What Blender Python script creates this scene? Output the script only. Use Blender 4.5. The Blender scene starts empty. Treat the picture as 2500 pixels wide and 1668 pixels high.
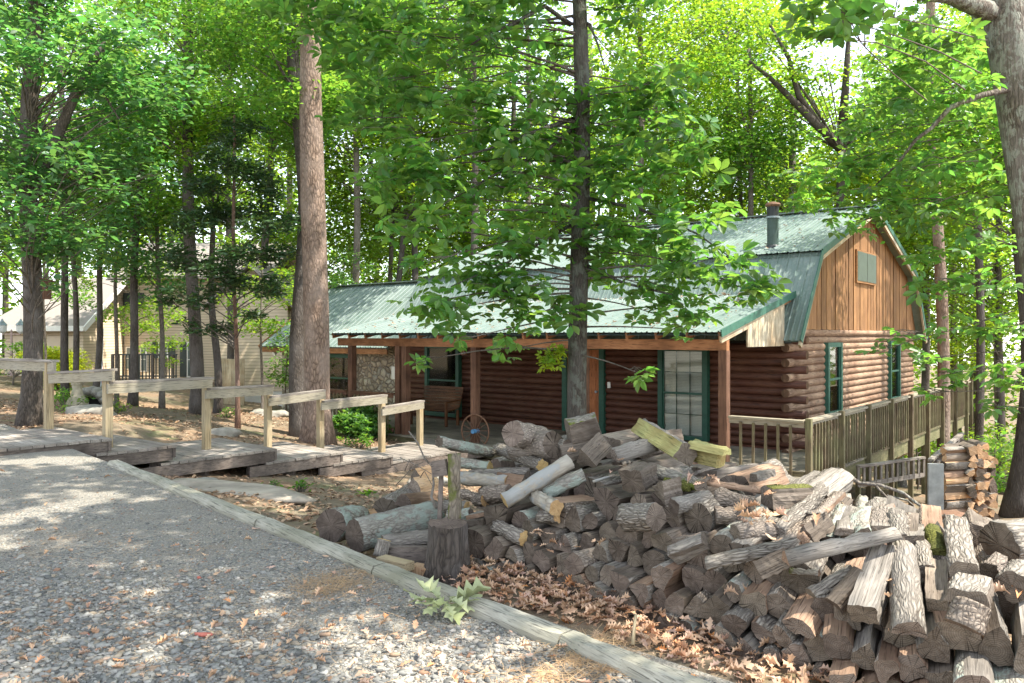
import bpy, bmesh, math, random
import numpy as np
from mathutils import Vector, Matrix, Euler
R = random.Random(7)
NR = np.random.default_rng(11)
SC = bpy.context.scene
COL = SC.collection
F, H, HZ = 1950.0, 2.35, 818.0          # focal length in photo pixels, eye height over the porch floor, horizon row

def P(u, v, Y): return Vector(((u-1250)/F*Y, Y, H-(v-HZ)/F*Y))
def G(u, v, z):
    Y = (H-z)*F/(v-HZ); return P(u, v, Y)
def wpx(px, Y): return px/F*Y

# ------------------------------------------------------------------ materials
class N:
    def __init__(s, name):
        s.m = bpy.data.materials.new(name); s.m.use_nodes = True
        s.t = s.m.node_tree; s.t.nodes.clear()
        s.out = s.t.nodes.new('ShaderNodeOutputMaterial')
    def n(s, typ, **kw):
        x = s.t.nodes.new('ShaderNode'+typ)
        for k, v in kw.items():
            if k[0] == '_': setattr(x, k[1:], v)
        for k, v in kw.items():
            if k[0] == '_': continue
            key = k.replace('__', ' ')
            i = x.inputs[int(key[1:])] if key[0] == 'i' and key[1:].isdigit() else x.inputs[key]
            if isinstance(v, bpy.types.NodeSocket): s.t.links.new(v, i)
            else: i.default_value = v
        return x
    def ramp(s, fac, stops):
        x = s.t.nodes.new('ShaderNodeValToRGB'); e = x.color_ramp.elements
        while len(e) < len(stops): e.new(.5)
        for el, (p, c) in zip(e, stops):
            el.position = p; el.color = (*c, 1) if len(c) == 3 else c
        s.t.links.new(fac, x.inputs[0]); return x.outputs[0]
    def mix(s, f, a, b, mode='MIX'):
        x = s.n('Mix', _data_type='RGBA', _blend_type=mode)
        for i, v in ((0, f), (6, a), (7, b)):
            if isinstance(v, bpy.types.NodeSocket): s.t.links.new(v, x.inputs[i])
            elif i: x.inputs[i].default_value = (*v, 1)
            else: x.inputs[i].default_value = v
        return x.outputs[2]
    def math(s, op, a, b=0.0, c=None):
        x = s.n('Math', _operation=op, i0=a, i1=b)
        if c is not None: x.inputs[2].default_value = c
        return x.outputs[0]
    def coord(s, stretch=(1, 1, 1), kind='Object', off=None):
        tc = s.n('TexCoord')
        v = s.n('VectorMath', _operation='MULTIPLY', i0=tc.outputs[kind], i1=stretch).outputs[0]
        if off is not None: v = s.n('VectorMath', _operation='ADD', i0=v, i1=off).outputs[0]
        return v
    def rnd(s):
        oi = s.n('ObjectInfo')
        return oi.outputs['Random']
    def rndvec(s):
        x = s.n('CombineXYZ', X=s.math('MULTIPLY', s.rnd(), 37.0), Y=s.math('MULTIPLY', s.rnd(), 91.0), Z=s.math('MULTIPLY', s.rnd(), 53.0))
        return x.outputs[0]
    def island(s): return s.n('NewGeometry').outputs['Random Per Island']
    def noise(s, vec, scale, detail=6, rough=.6, dist=0.0):
        return s.n('TexNoise', Vector=vec, Scale=scale, Detail=detail, Roughness=rough, Distortion=dist).outputs[0]
    def jit(s, col, val, amt, hue=0.0):
        v = s.math('MULTIPLY_ADD', val, amt); v.node.inputs[2].default_value = 1-amt/2
        x = s.n('HueSaturation', Color=col, Value=v)
        if hue:
            h = s.math('MULTIPLY_ADD', s.math('FRACT', s.math('MULTIPLY', val, 7.31)), hue); h.node.inputs[2].default_value = .5-hue/2
            s.t.links.new(h, x.inputs['Hue'])
        return x.outputs[0]
    def bump(s, h, strength=.5, dist=.02):
        return s.n('Bump', Height=h, Strength=strength, Distance=dist).outputs[0]
    def done(s, col, rough=.8, nrm=None, spec=.3, **kw):
        b = s.n('BsdfPrincipled', Roughness=rough)
        b.inputs['Specular IOR Level'].default_value = spec
        if isinstance(col, bpy.types.NodeSocket): s.t.links.new(col, b.inputs['Base Color'])
        else: b.inputs['Base Color'].default_value = (*col, 1)
        if nrm is not None: s.t.links.new(nrm, b.inputs['Normal'])
        for k, v in kw.items(): b.inputs[k.replace('__', ' ')].default_value = v
        s.t.links.new(b.outputs[0], s.out.inputs[0])
        return s.m

def wood(name, c0, c1, stretch=(14, 14, .8), amt=.5, bump=.4, rough=.8, isl=True, hue=.0, dark=None, spec=.25):
    n = N(name)
    off = n.rndvec()
    v = n.coord(stretch, off=off)
    if isl:
        hi, lo = max(stretch), min(stretch); ga = n.n('Attribute', _attribute_name='grain')
        v = n.n('VectorMath', _operation='MULTIPLY', i0=ga.outputs['Vector'], i1=(hi, hi, lo)).outputs[0]
        i = n.island()
        v = n.n('VectorMath', _operation='ADD', i0=v, i1=n.n('CombineXYZ', X=n.math('MULTIPLY', i, 61.), Y=n.math('MULTIPLY', i, 23.), Z=n.math('MULTIPLY', i, 47.)).outputs[0]).outputs[0]
    a = n.noise(v, 2.2, 7, .65, .6)
    col = n.ramp(a, [(.3, c0), (.68, c1)])
    big = n.noise(n.coord((1, 1, 1), off=off), 1.7, 4)
    col = n.mix(n.ramp(big, [(.35, (0, 0, 0)), (.7, (1, 1, 1))]), col, dark or tuple(x*.55 for x in c0))
    ck = n.noise(n.n('VectorMath', _operation='MULTIPLY', i0=v, i1=(2.6, 2.6, 1.0)).outputs[0], 2.0, 3, .5)
    col = n.mix(n.ramp(ck, [(.34, (.8,)*3), (.44, (0, 0, 0))]), col, tuple(x*.28 for x in c0))
    if isl: col = n.jit(col, n.island(), amt, hue)
    else: col = n.jit(col, n.rnd(), amt, hue)
    return n.done(col, rough, n.bump(a, bump, .008), spec)

def bark(name, ridge, furrow, sx=16, sz=4, bump=1.0, moss=None, dist=.03, lich=None):
    n = N(name); off = n.rndvec()
    tc = n.n('TexCoord')
    wob = n.n('TexNoise', Vector=n.coord((1, 1, .6), off=off), Scale=7., Detail=3.)
    v0 = n.n('VectorMath', _operation='MULTIPLY_ADD', i0=wob.outputs[1], i1=(.09, .09, .12)).outputs[0]
    n.t.links.new(tc.outputs['Object'], v0.node.inputs[2])
    v = n.n('VectorMath', _operation='MULTIPLY', i0=v0, i1=(sx, sx, sz)).outputs[0]
    v = n.n('VectorMath', _operation='ADD', i0=v, i1=off).outputs[0]
    vo = n.n('TexVoronoi', _feature='DISTANCE_TO_EDGE', Vector=v, Scale=1.0).outputs[0]
    fine = n.noise(n.coord((3, 3, 1), off=off), 16, 6, .7)
    h = n.math('MULTIPLY_ADD', fine, .35); n.t.links.new(n.math('MINIMUM', vo, .35), h.node.inputs[2])
    col = n.ramp(h, [(.13, furrow), (.27, tuple((a+b)/2 for a, b in zip(ridge, furrow))), (.5, ridge)])
    pat = n.noise(n.coord((1, 1, .5), off=off), 3.0, 4)
    col = n.mix(n.ramp(pat, [(.4, (0, 0, 0)), (.65, (.75,)*3)]), col, tuple(x*.8+.05 for x in ridge))
    if lich:
        lp = n.noise(n.coord((1, 1, .7), off=off), 9.0, 5, .7)
        col = n.mix(n.ramp(lp, [(.5, (0, 0, 0)), (.56, (.85,)*3)]), col, lich)
    if moss:
        mp = n.noise(n.coord((1, 1, 1), off=off), 5.0, 5, .6)
        col = n.mix(n.ramp(mp, [(.47, (0, 0, 0)), (.55, (1, 1, 1))]), col, moss)
    col = n.jit(col, n.rnd(), .35)
    return n.done(col, .9, n.bump(h, bump, dist), .15)

def endgrain(name, ca, cb, crack=.85):
    n = N(name); off = n.rndvec()
    tc = n.n('TexCoord'); sp = n.n('SeparateXYZ', Vector=tc.outputs['Object'])
    wob = n.noise(n.coord((1, 1, .2), off=off), 9, 3)
    r = n.math('SQRT', n.math('ADD', n.math('POWER', sp.outputs[0], 2.), n.math('POWER', sp.outputs[1], 2.)))
    ring = n.math('SINE', n.math('MULTIPLY_ADD', wob, 14.0)); n.t.links.new(n.math('MULTIPLY', r, 720.), ring.node.inputs[0].links[0].from_node.inputs[2])
    ang = n.math('ARCTAN2', sp.outputs[1], sp.outputs[0])
    cr = n.n('TexNoise', _noise_dimensions='2D', Vector=n.n('CombineXYZ', X=n.math('MULTIPLY', ang, 5.5), Y=n.math('MULTIPLY_ADD', n.rnd(), 80., 3.)).outputs[0], Scale=1.6, Detail=3.).outputs[0]
    blot = n.noise(n.coord((1, 1, 1), off=off), 11, 6, .7)
    col = n.ramp(blot, [(.3, ca), (.7, cb)])
    col = n.mix(n.math('MULTIPLY', n.math('ADD', ring, 1.0), .17), col, tuple(x*.35 for x in ca))
    saw = n.noise(n.coord((6, 90, 1), off=off), 1.0, 4)
    col = n.mix(n.ramp(saw, [(.42, (.16,)*3), (.6, (0, 0, 0))]), col, tuple(x*.5 for x in ca))
    col = n.mix(n.ramp(cr, [(.33, (crack,)*3), (.385, (0, 0, 0))]), col, tuple(x*.2 for x in ca))
    col = n.jit(col, n.rnd(), .55, .02)
    return n.done(col, .9, n.bump(n.math('ADD', n.math('MULTIPLY', ring, .15), blot), .5, .006), .1)

def leafmat(name, refl, trans, var=.6, tr=.58, rough=.42, hue=.05, spec=.35, clump=.5):
    n = N(name); i = n.island()
    a = n.jit(n.n('RGB').outputs[0], i, var, hue); a.node.inputs['Color'].links[0].from_node.outputs[0].default_value = (*refl, 1)
    b = n.jit(n.n('RGB').outputs[0], i, var, hue); b.node.inputs['Color'].links[0].from_node.outputs[0].default_value = (*trans, 1)
    if clump:
        g = n.noise(n.coord((1, 1, 1), kind='Object'), .9, 3)
        a = n.jit(a, g, clump*2.2, 0); b = n.jit(b, g, clump*2.2, 0)
    p = n.n('BsdfPrincipled', Base__Color=a, Roughness=rough); p.inputs['Specular IOR Level'].default_value = spec
    t = n.n('BsdfTranslucent', Color=b)
    m = n.n('MixShader', Fac=tr, i1=p.outputs[0], i2=t.outputs[0])
    n.t.links.new(m.outputs[0], n.out.inputs[0]); return n.m

def plain(name, c, rough=.6, var=.15, scale=6, bump=.1, spec=.3, **kw):
    n = N(name); a = n.noise(n.coord(), scale, 5)
    col = n.ramp(a, [(.3, tuple(x*(1-var) for x in c)), (.7, tuple(min(1, x*(1+var)) for x in c))])
    return n.done(col, rough, n.bump(a, bump, .01), spec, **kw)

# leaves
LTR = .58
LEAF = {
 'mid':  leafmat('leaf_mid_green', (.085, .18, .035), (.24, .45, .04)),
 'lime': leafmat('leaf_yellow_green', (.10, .19, .025), (.34, .52, .03)),
 'blue': leafmat('leaf_blue_green', (.075, .17, .07), (.15, .34, .06), spec=.5),
 'deep': leafmat('leaf_deep_green', (.10, .21, .06), (.22, .43, .05), spec=.6),
 'cedar': leafmat('cedar_needles', (.03, .07, .022), (.07, .13, .02), tr=.25),
 'gold': leafmat('leaf_lit_yellow', (.14, .23, .02), (.44, .58, .03)),
 'hedge': leafmat('hedge_lime_leaves', (.28, .34, .02), (.5, .55, .03), var=.3),
}
M_pinebark = bark('pine_bark', (.265, .185, .135), (.06, .038, .028), 17, 6.5, 1.0)
M_darkbark = bark('dark_oak_bark', (.11, .088, .07), (.032, .026, .021), 32, 6)
M_greybark = bark('grey_oak_bark', (.20, .165, .13), (.05, .039, .031), 30, 5, lich=(.28, .28, .23))
M_shadebark = bark('shade_tree_bark', (.095, .08, .064), (.026, .021, .017), 40, 7, lich=(.13, .135, .11))
M_limb = bark('limb_bark', (.16, .13, .10), (.05, .04, .03), 22, 8, .6)
M_cedarbark = bark('cedar_bark', (.22, .13, .09), (.08, .045, .03), 30, 3, .6)
M_logbark = bark('firewood_bark', (.31, .27, .22), (.045, .034, .026), 60, 10, 1.0, dist=.02)
M_logbark2 = bark('flaky_firewood_bark', (.31, .25, .195), (.05, .036, .027), 55, 22, 1.0, dist=.02)
M_lichbark = bark('lichen_bark', (.34, .31, .25), (.08, .062, .05), 50, 15, .8, lich=(.33, .375, .31), dist=.015)
M_mossbark = bark('mossy_bark', (.34, .30, .24), (.055, .042, .032), 52, 15, 1.0, moss=(.115, .13, .022), dist=.02)
M_mossy = bark('moss_cover', (.15, .15, .03), (.06, .06, .012), 60, 60, 1.0, dist=.02)
M_smoothbark = bark('smooth_pale_bark', (.42, .37, .29), (.21, .17, .125), 30, 7, .4, lich=(.30, .30, .28), dist=.008)
M_end = endgrain('grey_end_grain', (.085, .064, .048), (.25, .198, .152))
M_endtan = endgrain('fresh_end_grain', (.50, .30, .12), (.64, .45, .22), .3)
M_split = wood('split_grey_face', (.12, .09, .066), (.30, .243, .187), (34, 34, 2.2), .5, .6, isl=False)
M_splitpale = wood('weathered_silver_face', (.15, .128, .105), (.38, .335, .28), (34, 34, 2.2), .3, .6, isl=False)
M_splitbrown = wood('split_brown_face', (.25, .15, .095), (.44, .30, .20), (30, 30, 2.5), .4, .6, isl=False)
M_splitgreen = wood('algae_green_face', (.25, .25, .085), (.46, .44, .19), (30, 30, 2.2), .2, .5, isl=False, dark=(.22, .14, .05))
M_splitfresh = wood('fresh_split_face', (.46, .27, .14), (.66, .47, .30), (30, 30, 2.5), .5, .5, isl=False, dark=(.4, .22, .1))
M_deckold = wood('weathered_grey_boards', (.21, .18, .15), (.40, .355, .30), (26, 26, 1.4), .35, .4, dark=(.17, .14, .115))
M_deckside = wood('dark_aged_fascia', (.11, .085, .07), (.26, .21, .17), (6, 6, 22), .25, .3)
M_railpost = wood('treated_yellow_post', (.27, .195, .10), (.42, .325, .19), (20, 20, 1.6), .15, .2, dark=(.38, .31, .2))
M_railtop = wood('grey_tan_handrail', (.20, .165, .11), (.36, .315, .225), (3, 12, 25), .15, .25, dark=(.3, .27, .21))
M_sidedeck = wood('greenish_deck_wood', (.065, .045, .027), (.165, .117, .073), (16, 16, 2), .3, .3, dark=(.17, .16, .08))
M_deckgreen = wood('greenish_deck_beam', (.13, .115, .06), (.28, .245, .135), (8, 8, 18), .3, .3, dark=(.12, .12, .05))
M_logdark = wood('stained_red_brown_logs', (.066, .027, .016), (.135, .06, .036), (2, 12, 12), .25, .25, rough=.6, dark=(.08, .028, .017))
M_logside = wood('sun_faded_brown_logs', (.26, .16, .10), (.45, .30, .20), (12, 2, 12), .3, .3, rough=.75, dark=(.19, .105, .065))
M_logend = endgrain('log_wall_end_grain', (.10, .055, .034), (.19, .11, .07), .5)
M_gable = wood('board_and_batten_cedar', (.17, .078, .03), (.42, .225, .10), (13, 13, .6), .5, .4, dark=(.22, .11, .05))
M_endpanel = wood('pale_weathered_panel', (.38, .31, .21), (.62, .54, .40), (18, 18, 1.0), .3, .3, dark=(.33, .22, .12))
M_beam = wood('porch_beam_orange_brown', (.27, .115, .05), (.43, .21, .10), (2, 12, 12), .2, .2)
M_porchpost = wood('brown_porch_post', (.12, .06, .036), (.22, .115, .072), (14, 14, 1), .2, .2)
M_porchfloor = wood('porch_floor_boards', (.21, .18, .13), (.36, .31, .235), (22, 22, 1.2), .25, .2)
M_greentrim = plain('dark_green_trim', (.022, .075, .048), .45, .2, 9, .05)
M_greentrim2 = plain('faded_green_trim', (.045, .125, .088), .5, .2, 9, .05)
M_door = wood('orange_brown_door', (.36, .115, .035), (.52, .19, .07), (12, 12, 1.5), .1, .1, rough=.45)
M_white = plain('white_blind', (.72, .70, .64), .6, .05)
M_whitetrim = plain('white_trim', (.75, .72, .66), .6, .05)
M_rust = plain('rusted_iron', (.16, .085, .05), .75, .4, 30, .3)
M_blue = plain('blue_painted_hub', (.09, .24, .42), .5, .1)
M_black = plain('soot_black_pipe', (.022, .024, .024), .45, .3, 8, .05, .4)
M_pipegreen = plain('dull_green_pipe', (.055, .085, .072), .5, .25, 8, .05, .4)
M_dark = plain('dark_interior', (.03, .028, .026), .8)  # near-black painted in for the unlit depth of rooms, gaps and openings
M_stonegrey = plain('grey_field_stone', (.26, .24, .20), .9, .3, 5, .6)
M_rock = plain('flat_bedrock', (.31, .265, .205), .95, .35, 3, .6)
M_conc = plain('tan_cast_stone', (.38, .33, .24), .85, .2, 12, .2)
M_shingle = plain('grey_tan_shingles', (.27, .235, .21), .9, .15, 30, .3)  # even grey-tan roof colour, slightly mottled
M_galv = plain('galvanised_metal', (.30, .35, .37), .5, .25, 8, .05, .5, Metallic=.5)
M_bench = wood('varnished_bench_slats', (.11, .045, .02), (.20, .09, .04), (12, 12, 2), .2, .1, rough=.5)

def m_roof():
    n = N('green_metal_roofing'); a = n.noise(n.coord((1, .35, 1)), 2.0, 5)
    d = n.noise(n.coord((1, 1, 1)), 14., 6, .7)
    col = n.ramp(a, [(.3, (.105, .155, .13)), (.7, (.20, .245, .222))])
    col = n.mix(n.ramp(d, [(.52, (0, 0, 0)), (.66, (.5,)*3)]), col, (.28, .285, .25))
    return n.done(col, .33, n.bump(d, .08, .01), .5)
M_roof = m_roof()
def m_glass():
    n = N('window_glass'); t = n.n('BsdfTransparent', Color=(.93, .95, .93, 1)); g = n.n('BsdfGlossy', Roughness=.03, Color=(.9, .93, .9, 1))
    fr = n.n('Fresnel', IOR=1.5)
    fac = n.math('MULTIPLY_ADD', fr.outputs[0], 1.0, .03)
    m = n.n('MixShader', Fac=fac, i1=t.outputs[0], i2=g.outputs[0]); n.t.links.new(m.outputs[0], n.out.inputs[0]); return n.m
M_glass = m_glass()
def m_siding():
    n = N('tan_lap_siding'); tc = n.n('TexCoord'); sp = n.n('SeparateXYZ', Vector=tc.outputs['Object'])
    h = n.math('FRACT', n.math('MULTIPLY', sp.outputs[2], 8.0))
    a = n.noise(n.coord(), 1.5, 4)
    col = n.ramp(a, [(.3, (.54, .415, .275)), (.7, (.64, .51, .355))])
    col = n.mix(n.ramp(h, [(.80, (0, 0, 0)), (.9, (.8,)*3)]), col, (.24, .185, .125))  # dark line painted along each lap in place of its shade
    return n.done(col, .6, n.bump(n.math('MULTIPLY', h, -1.), 1.0, .05), .3)
M_siding = m_siding()
def m_river():
    n = N('river_stone_masonry'); v = n.coord((1, 1, 1.15))
    w = n.n('TexNoise', Vector=v, Scale=2.2, Detail=2.)
    vv = n.n('VectorMath', _operation='MULTIPLY_ADD', i0=w.outputs[1], i1=(.3, .3, .3)).outputs[0]; n.t.links.new(v, vv.node.inputs[2])
    d = n.n('TexVoronoi', _feature='DISTANCE_TO_EDGE', Vector=vv, Scale=5.2).outputs[0]
    c = n.n('TexVoronoi', Vector=vv, Scale=5.2).outputs[1]
    s = n.n('SeparateColor', Color=c).outputs[0]
    col = n.ramp(s, [(0, (.24, .20, .15)), (.35, (.40, .33, .24)), (.65, (.50, .44, .34)), (1, (.33, .30, .25))])
    e = n.ramp(d, [(.0, (0, 0, 0)), (.09, (1, 1, 1))])
    col = n.mix(e, (.17, .14, .11), col)
    return n.done(col, .8, n.bump(n.math('MINIMUM', d, .25), 1.0, .25), .2)
M_river = m_river()
def m_ground():
    n = N('forest_floor'); v = n.coord()
    a = n.noise(v, .55, 6, .6); b = n.noise(v, 7., 8, .75); c = n.noise(v, 40., 4, .7)
    vo = n.n('TexVoronoi', Vector=n.n('VectorMath', _operation='MULTIPLY', i0=v, i1=(16, 22, 10)).outputs[0], Scale=1.0)
    s = n.n('SeparateColor', Color=vo.outputs[1]).outputs[0]
    lit = n.ramp(s, [(0, (.13, .077, .046)), (.4, (.24, .15, .09)), (.75, (.33, .22, .14)), (1, (.19, .135, .095))])
    soil = n.ramp(b, [(.3, (.12, .09, .06)), (.7, (.24, .195, .135))])
    col = n.mix(n.ramp(n.math('ADD', n.math('MULTIPLY', a, .6), n.math('MULTIPLY', b, .4)), [(.46, (0, 0, 0)), (.58, (.9,)*3)]), soil, lit)
    g = n.noise(v, .9, 5, .65)
    col = n.mix(n.ramp(g, [(.56, (0, 0, 0)), (.68, (.6,)*3)]), col, (.14, .17, .07))
    return n.done(col, .95, n.bump(n.math('ADD', n.math('MULTIPLY', b, .6), n.math('MULTIPLY', c, .25)), .7, .05), .1)
def m_gravel():
    n = N('crushed_grey_gravel'); v = n.coord()
    wob = n.noise(v, .8, 4)
    vo = n.n('TexVoronoi', Vector=v, Scale=62.); s = n.n('SeparateColor', Color=vo.outputs[1]).outputs[0]
    vo2 = n.n('TexVoronoi', Vector=v, Scale=150.); s2 = n.n('SeparateColor', Color=vo2.outputs[1]).outputs[0]
    col = n.ramp(s, [(0, (.12, .114, .10)), (.3, (.20, .19, .165)), (.6, (.27, .252, .213)), (.85, (.35, .322, .27)), (1, (.25, .17, .11))])
    col2 = n.ramp(s2, [(0, (.145, .133, .11)), (.6, (.265, .242, .20)), (1, (.35, .31, .255))])
    col = n.mix(n.ramp(wob, [(.42, (0, 0, 0)), (.56, (1, 1, 1))]), col, col2)
    dirt = n.noise(v, 1.3, 6, .65)
    col = n.mix(n.ramp(dirt, [(.55, (0, 0, 0)), (.70, (.65,)*3)]), col, (.25, .195, .14))
    return n.done(col, .9, n.bump(n.math('ADD', vo.outputs[0], n.math('MULTIPLY', vo2.outputs[0], .5)), .8, .012), .2)
def m_isl(name, stops, rough=.85, tr=0, var=.3, spec=.2):
    n = N(name); i = n.island(); col = n.ramp(i, stops)
    a = n.noise(n.coord(), 30., 4); col = n.jit(col, a, var*2)
    if not tr: return n.done(col, rough, None, spec)
    p = n.n('BsdfPrincipled', Base__Color=col, Roughness=rough); t = n.n('BsdfTranslucent', Color=col)
    m = n.n('MixShader', Fac=tr, i1=p.outputs[0], i2=t.outputs[0]); n.t.links.new(m.outputs[0], n.out.inputs[0]); return n.m
M_ground, M_gravel = m_ground(), m_gravel()
M_stone = m_isl('gravel_stone', [(0, (.11, .107, .097)), (.3, (.20, .193, .172)), (.55, (.275, .26, .228)), (.75, (.36, .335, .285)), (.9, (.29, .23, .16)), (.97, (.25, .14, .085)), (1, (.48, .45, .39))])
M_fallen = m_isl('dry_oak_leaves', [(0, (.36, .19, .10)), (.25, (.56, .34, .20)), (.5, (.66, .44, .28)), (.7, (.52, .34, .23)), (.88, (.62, .40, .30)), (1, (.62, .26, .08))], .75, .2)
M_litter = m_isl('small_leaf_litter', [(0, (.17, .095, .05)), (.4, (.34, .21, .125)), (.75, (.46, .32, .21)), (1, (.38, .22, .11))], .85, .1)
M_needle = m_isl('pine_needles', [(0, (.36, .21, .10)), (1, (.56, .38, .21))])
M_paleleaf = m_isl('pale_wilted_leaf', [(0, (.36, .385, .19)), (.5, (.43, .455, .25)), (1, (.31, .345, .15))], .7, .25, .15)
M_timber = wood('weathered_landscape_timber', (.26, .24, .19), (.44, .41, .33), (2.0, 24, 24), .2, .4, dark=(.2, .19, .13))
M_red = plain('red_bark_scrap', (.42, .13, .09), .8, .25, 30)

# ------------------------------------------------------------------ objects and meshes
def link(o, parent=None):
    COL.objects.link(o)
    if parent is not None: o.parent = parent
    return o
def tag(o, label, cat, group=None):
    o['label'] = label; o['category'] = cat
    if group: o['group'] = group
    return o
def struct(o, kind='structure'): o['kind'] = kind; return o
def empty(name, loc=(0, 0, 0), rz=0.0, label=None, cat=None, group=None):
    o = bpy.data.objects.new(name, None); o.location = loc; o.rotation_euler = (0, 0, rz); o.empty_display_size = .2
    link(o)
    if label: tag(o, label, cat, group)
    return o
class MB:
    def __init__(s): s.v, s.f, s.m, s.g = [], [], [], []
    def add(s, vs, fs, mi=0):
        b = len(s.v); vs = [Vector(x) for x in vs]; s.v += [tuple(x) for x in vs]
        if len(vs) >= 8:                                       # grain runs along the longest direction of each piece
            e = [vs[1]-vs[0], vs[3]-vs[0], vs[4]-vs[0]] if len(vs) == 8 else [vs[-1]-vs[0]]
            L = max(e, key=lambda q: q.length); L = L.normalized() if L.length > 1e-6 else Vector((0, 0, 1))
            A = L.orthogonal().normalized() if abs(L.z) > .9 else L.cross(Vector((0, 0, 1))).normalized(); B = L.cross(A); o = (R.uniform(0, 9), R.uniform(0, 9), R.uniform(0, 9))
            s.g += [(q.dot(A)+o[0], q.dot(B)+o[1], q.dot(L)+o[2]) for q in vs]
        else: s.g += [tuple(q) for q in vs]
        s.f += [tuple(b+i for i in f) for f in fs]; s.m += [mi]*len(fs)
    def box(s, lo, hi, mi=0, mtx=None):
        (x0, y0, z0), (x1, y1, z1) = lo, hi
        vs = [Vector(p) for p in ((x0, y0, z0), (x1, y0, z0), (x1, y1, z0), (x0, y1, z0), (x0, y0, z1), (x1, y0, z1), (x1, y1, z1), (x0, y1, z1))]
        if mtx is not None: vs = [mtx @ p for p in vs]
        s.add(vs, [(3, 2, 1, 0), (4, 5, 6, 7), (0, 1, 5, 4), (1, 2, 6, 5), (2, 3, 7, 6), (3, 0, 4, 7)], mi)
    def beam(s, a, b, w, h, mi=0, up=(0, 0, 1), w2=None):      # rectangular bar from a to b
        a, b = Vector(a), Vector(b); d = (b-a).normalized(); x = d.cross(Vector(up))
        x = x.normalized() if x.length > 1e-4 else Vector((1, 0, 0)); z = x.cross(d)
        w2 = w if w2 is None else w2
        vs = [a+x*i*w/2+z*j*h/2 for i, j in ((-1, -1), (1, -1), (1, 1), (-1, 1))]+[b+x*i*w2/2+z*j*h/2 for i, j in ((-1, -1), (1, -1), (1, 1), (-1, 1))]
        s.add(vs, [(0, 1, 2, 3), (7, 6, 5, 4), (4, 5, 1, 0), (5, 6, 2, 1), (6, 7, 3, 2), (7, 4, 0, 3)], mi)
    def prism(s, poly, y0, y1, mi=0, axis='y'):                 # polygon in (a,b) pulled along an axis
        n = len(poly)
        mk = {'y': lambda a, b, c: (a, c, b), 'x': lambda a, b, c: (c, a, b), 'z': lambda a, b, c: (a, b, c)}[axis]
        vs = [mk(a, b, y0) for a, b in poly]+[mk(a, b, y1) for a, b in poly]
        s.add(vs, [tuple(range(n)), tuple(range(2*n-1, n-1, -1))]+[(i+n, (i+1) % n+n, (i+1) % n, i) for i in range(n)], mi)
    def tube(s, path, rad, n=8, mi=0, caps=True, jit=0.0, capmi=None, rnd=R):
        path = [Vector(p) for p in path]; L = len(path); vs = []; x = None
        for i, p in enumerate(path):
            d = (path[min(i+1, L-1)]-path[max(i-1, 0)]).normalized()
            if x is None: x = d.orthogonal().normalized()
            x = (x-d*x.dot(d)).normalized(); y = d.cross(x)
            r = rad[i] if isinstance(rad, (list, tuple)) else rad
            for k in range(n):
                a = 2*math.pi*k/n; rr = r*(1+jit*(rnd.random()-.5))
                vs.append(p+x*math.cos(a)*rr+y*math.sin(a)*rr)
        fs = [(i*n+k, i*n+(k+1) % n, (i+1)*n+(k+1) % n, (i+1)*n+k) for i in range(L-1) for k in range(n)]
        s.add(vs, fs, mi)
        if caps:
            b = len(s.v)-len(vs)
            s.f += [tuple(b+k for k in reversed(range(n))), tuple(b+(L-1)*n+k for k in range(n))]
            s.m += [mi if capmi is None else capmi]*2
    def lathe(s, prof, c=(0, 0, 0), n=16, mi=0):
        c = Vector(c)
        vs = [c+Vector((r*math.cos(2*math.pi*k/n), r*math.sin(2*math.pi*k/n), z)) for r, z in prof for k in range(n)]
        L = len(prof)
        fs = [(i*n+k, i*n+(k+1) % n, (i+1)*n+(k+1) % n, (i+1)*n+k) for i in range(L-1) for k in range(n)]
        fs += [tuple(reversed(range(n))), tuple((L-1)*n+k for k in range(n))]
        s.add(vs, fs, mi)
    def build(s, name, mats, parent=None, smooth=False, loc=None):
        me = bpy.data.meshes.new(name)
        me.from_pydata(s.v, [], s.f)
        for m in (mats if isinstance(mats, (list, tuple)) else [mats]): me.materials.append(m)
        me.polygons.foreach_set('material_index', s.m)
        if len(s.g) == len(s.v): me.attributes.new('grain', 'FLOAT_VECTOR', 'POINT').data.foreach_set('vector', [c for q in s.g for c in q])
        if smooth: me.polygons.foreach_set('use_smooth', [True]*len(s.f))
        me.update()
        o = bpy.data.objects.new(name, me)
        if loc is not None: o.location = loc
        return link(o, parent)
def np_mesh(name, V, Q, mats, parent=None, smooth=False, mi=None):      # V (n,3), Q (m,k) with k corners each
    me = bpy.data.meshes.new(name); m, k = Q.shape
    me.vertices.add(len(V)); me.vertices.foreach_set('co', np.ascontiguousarray(V, dtype=np.float32).ravel())
    me.loops.add(m*k); me.loops.foreach_set('vertex_index', np.ascontiguousarray(Q, dtype=np.int32).ravel())
    me.polygons.add(m); me.polygons.foreach_set('loop_start', np.arange(0, m*k, k, dtype=np.int32))
    for mt in (mats if isinstance(mats, (list, tuple)) else [mats]): me.materials.append(mt)
    if mi is not None: me.polygons.foreach_set('material_index', np.asarray(mi, dtype=np.int32))
    if smooth: me.polygons.foreach_set('use_smooth', np.ones(m, dtype=bool))
    me.update(calc_edges=True); me.validate()
    return link(bpy.data.objects.new(name, me), parent)

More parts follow.
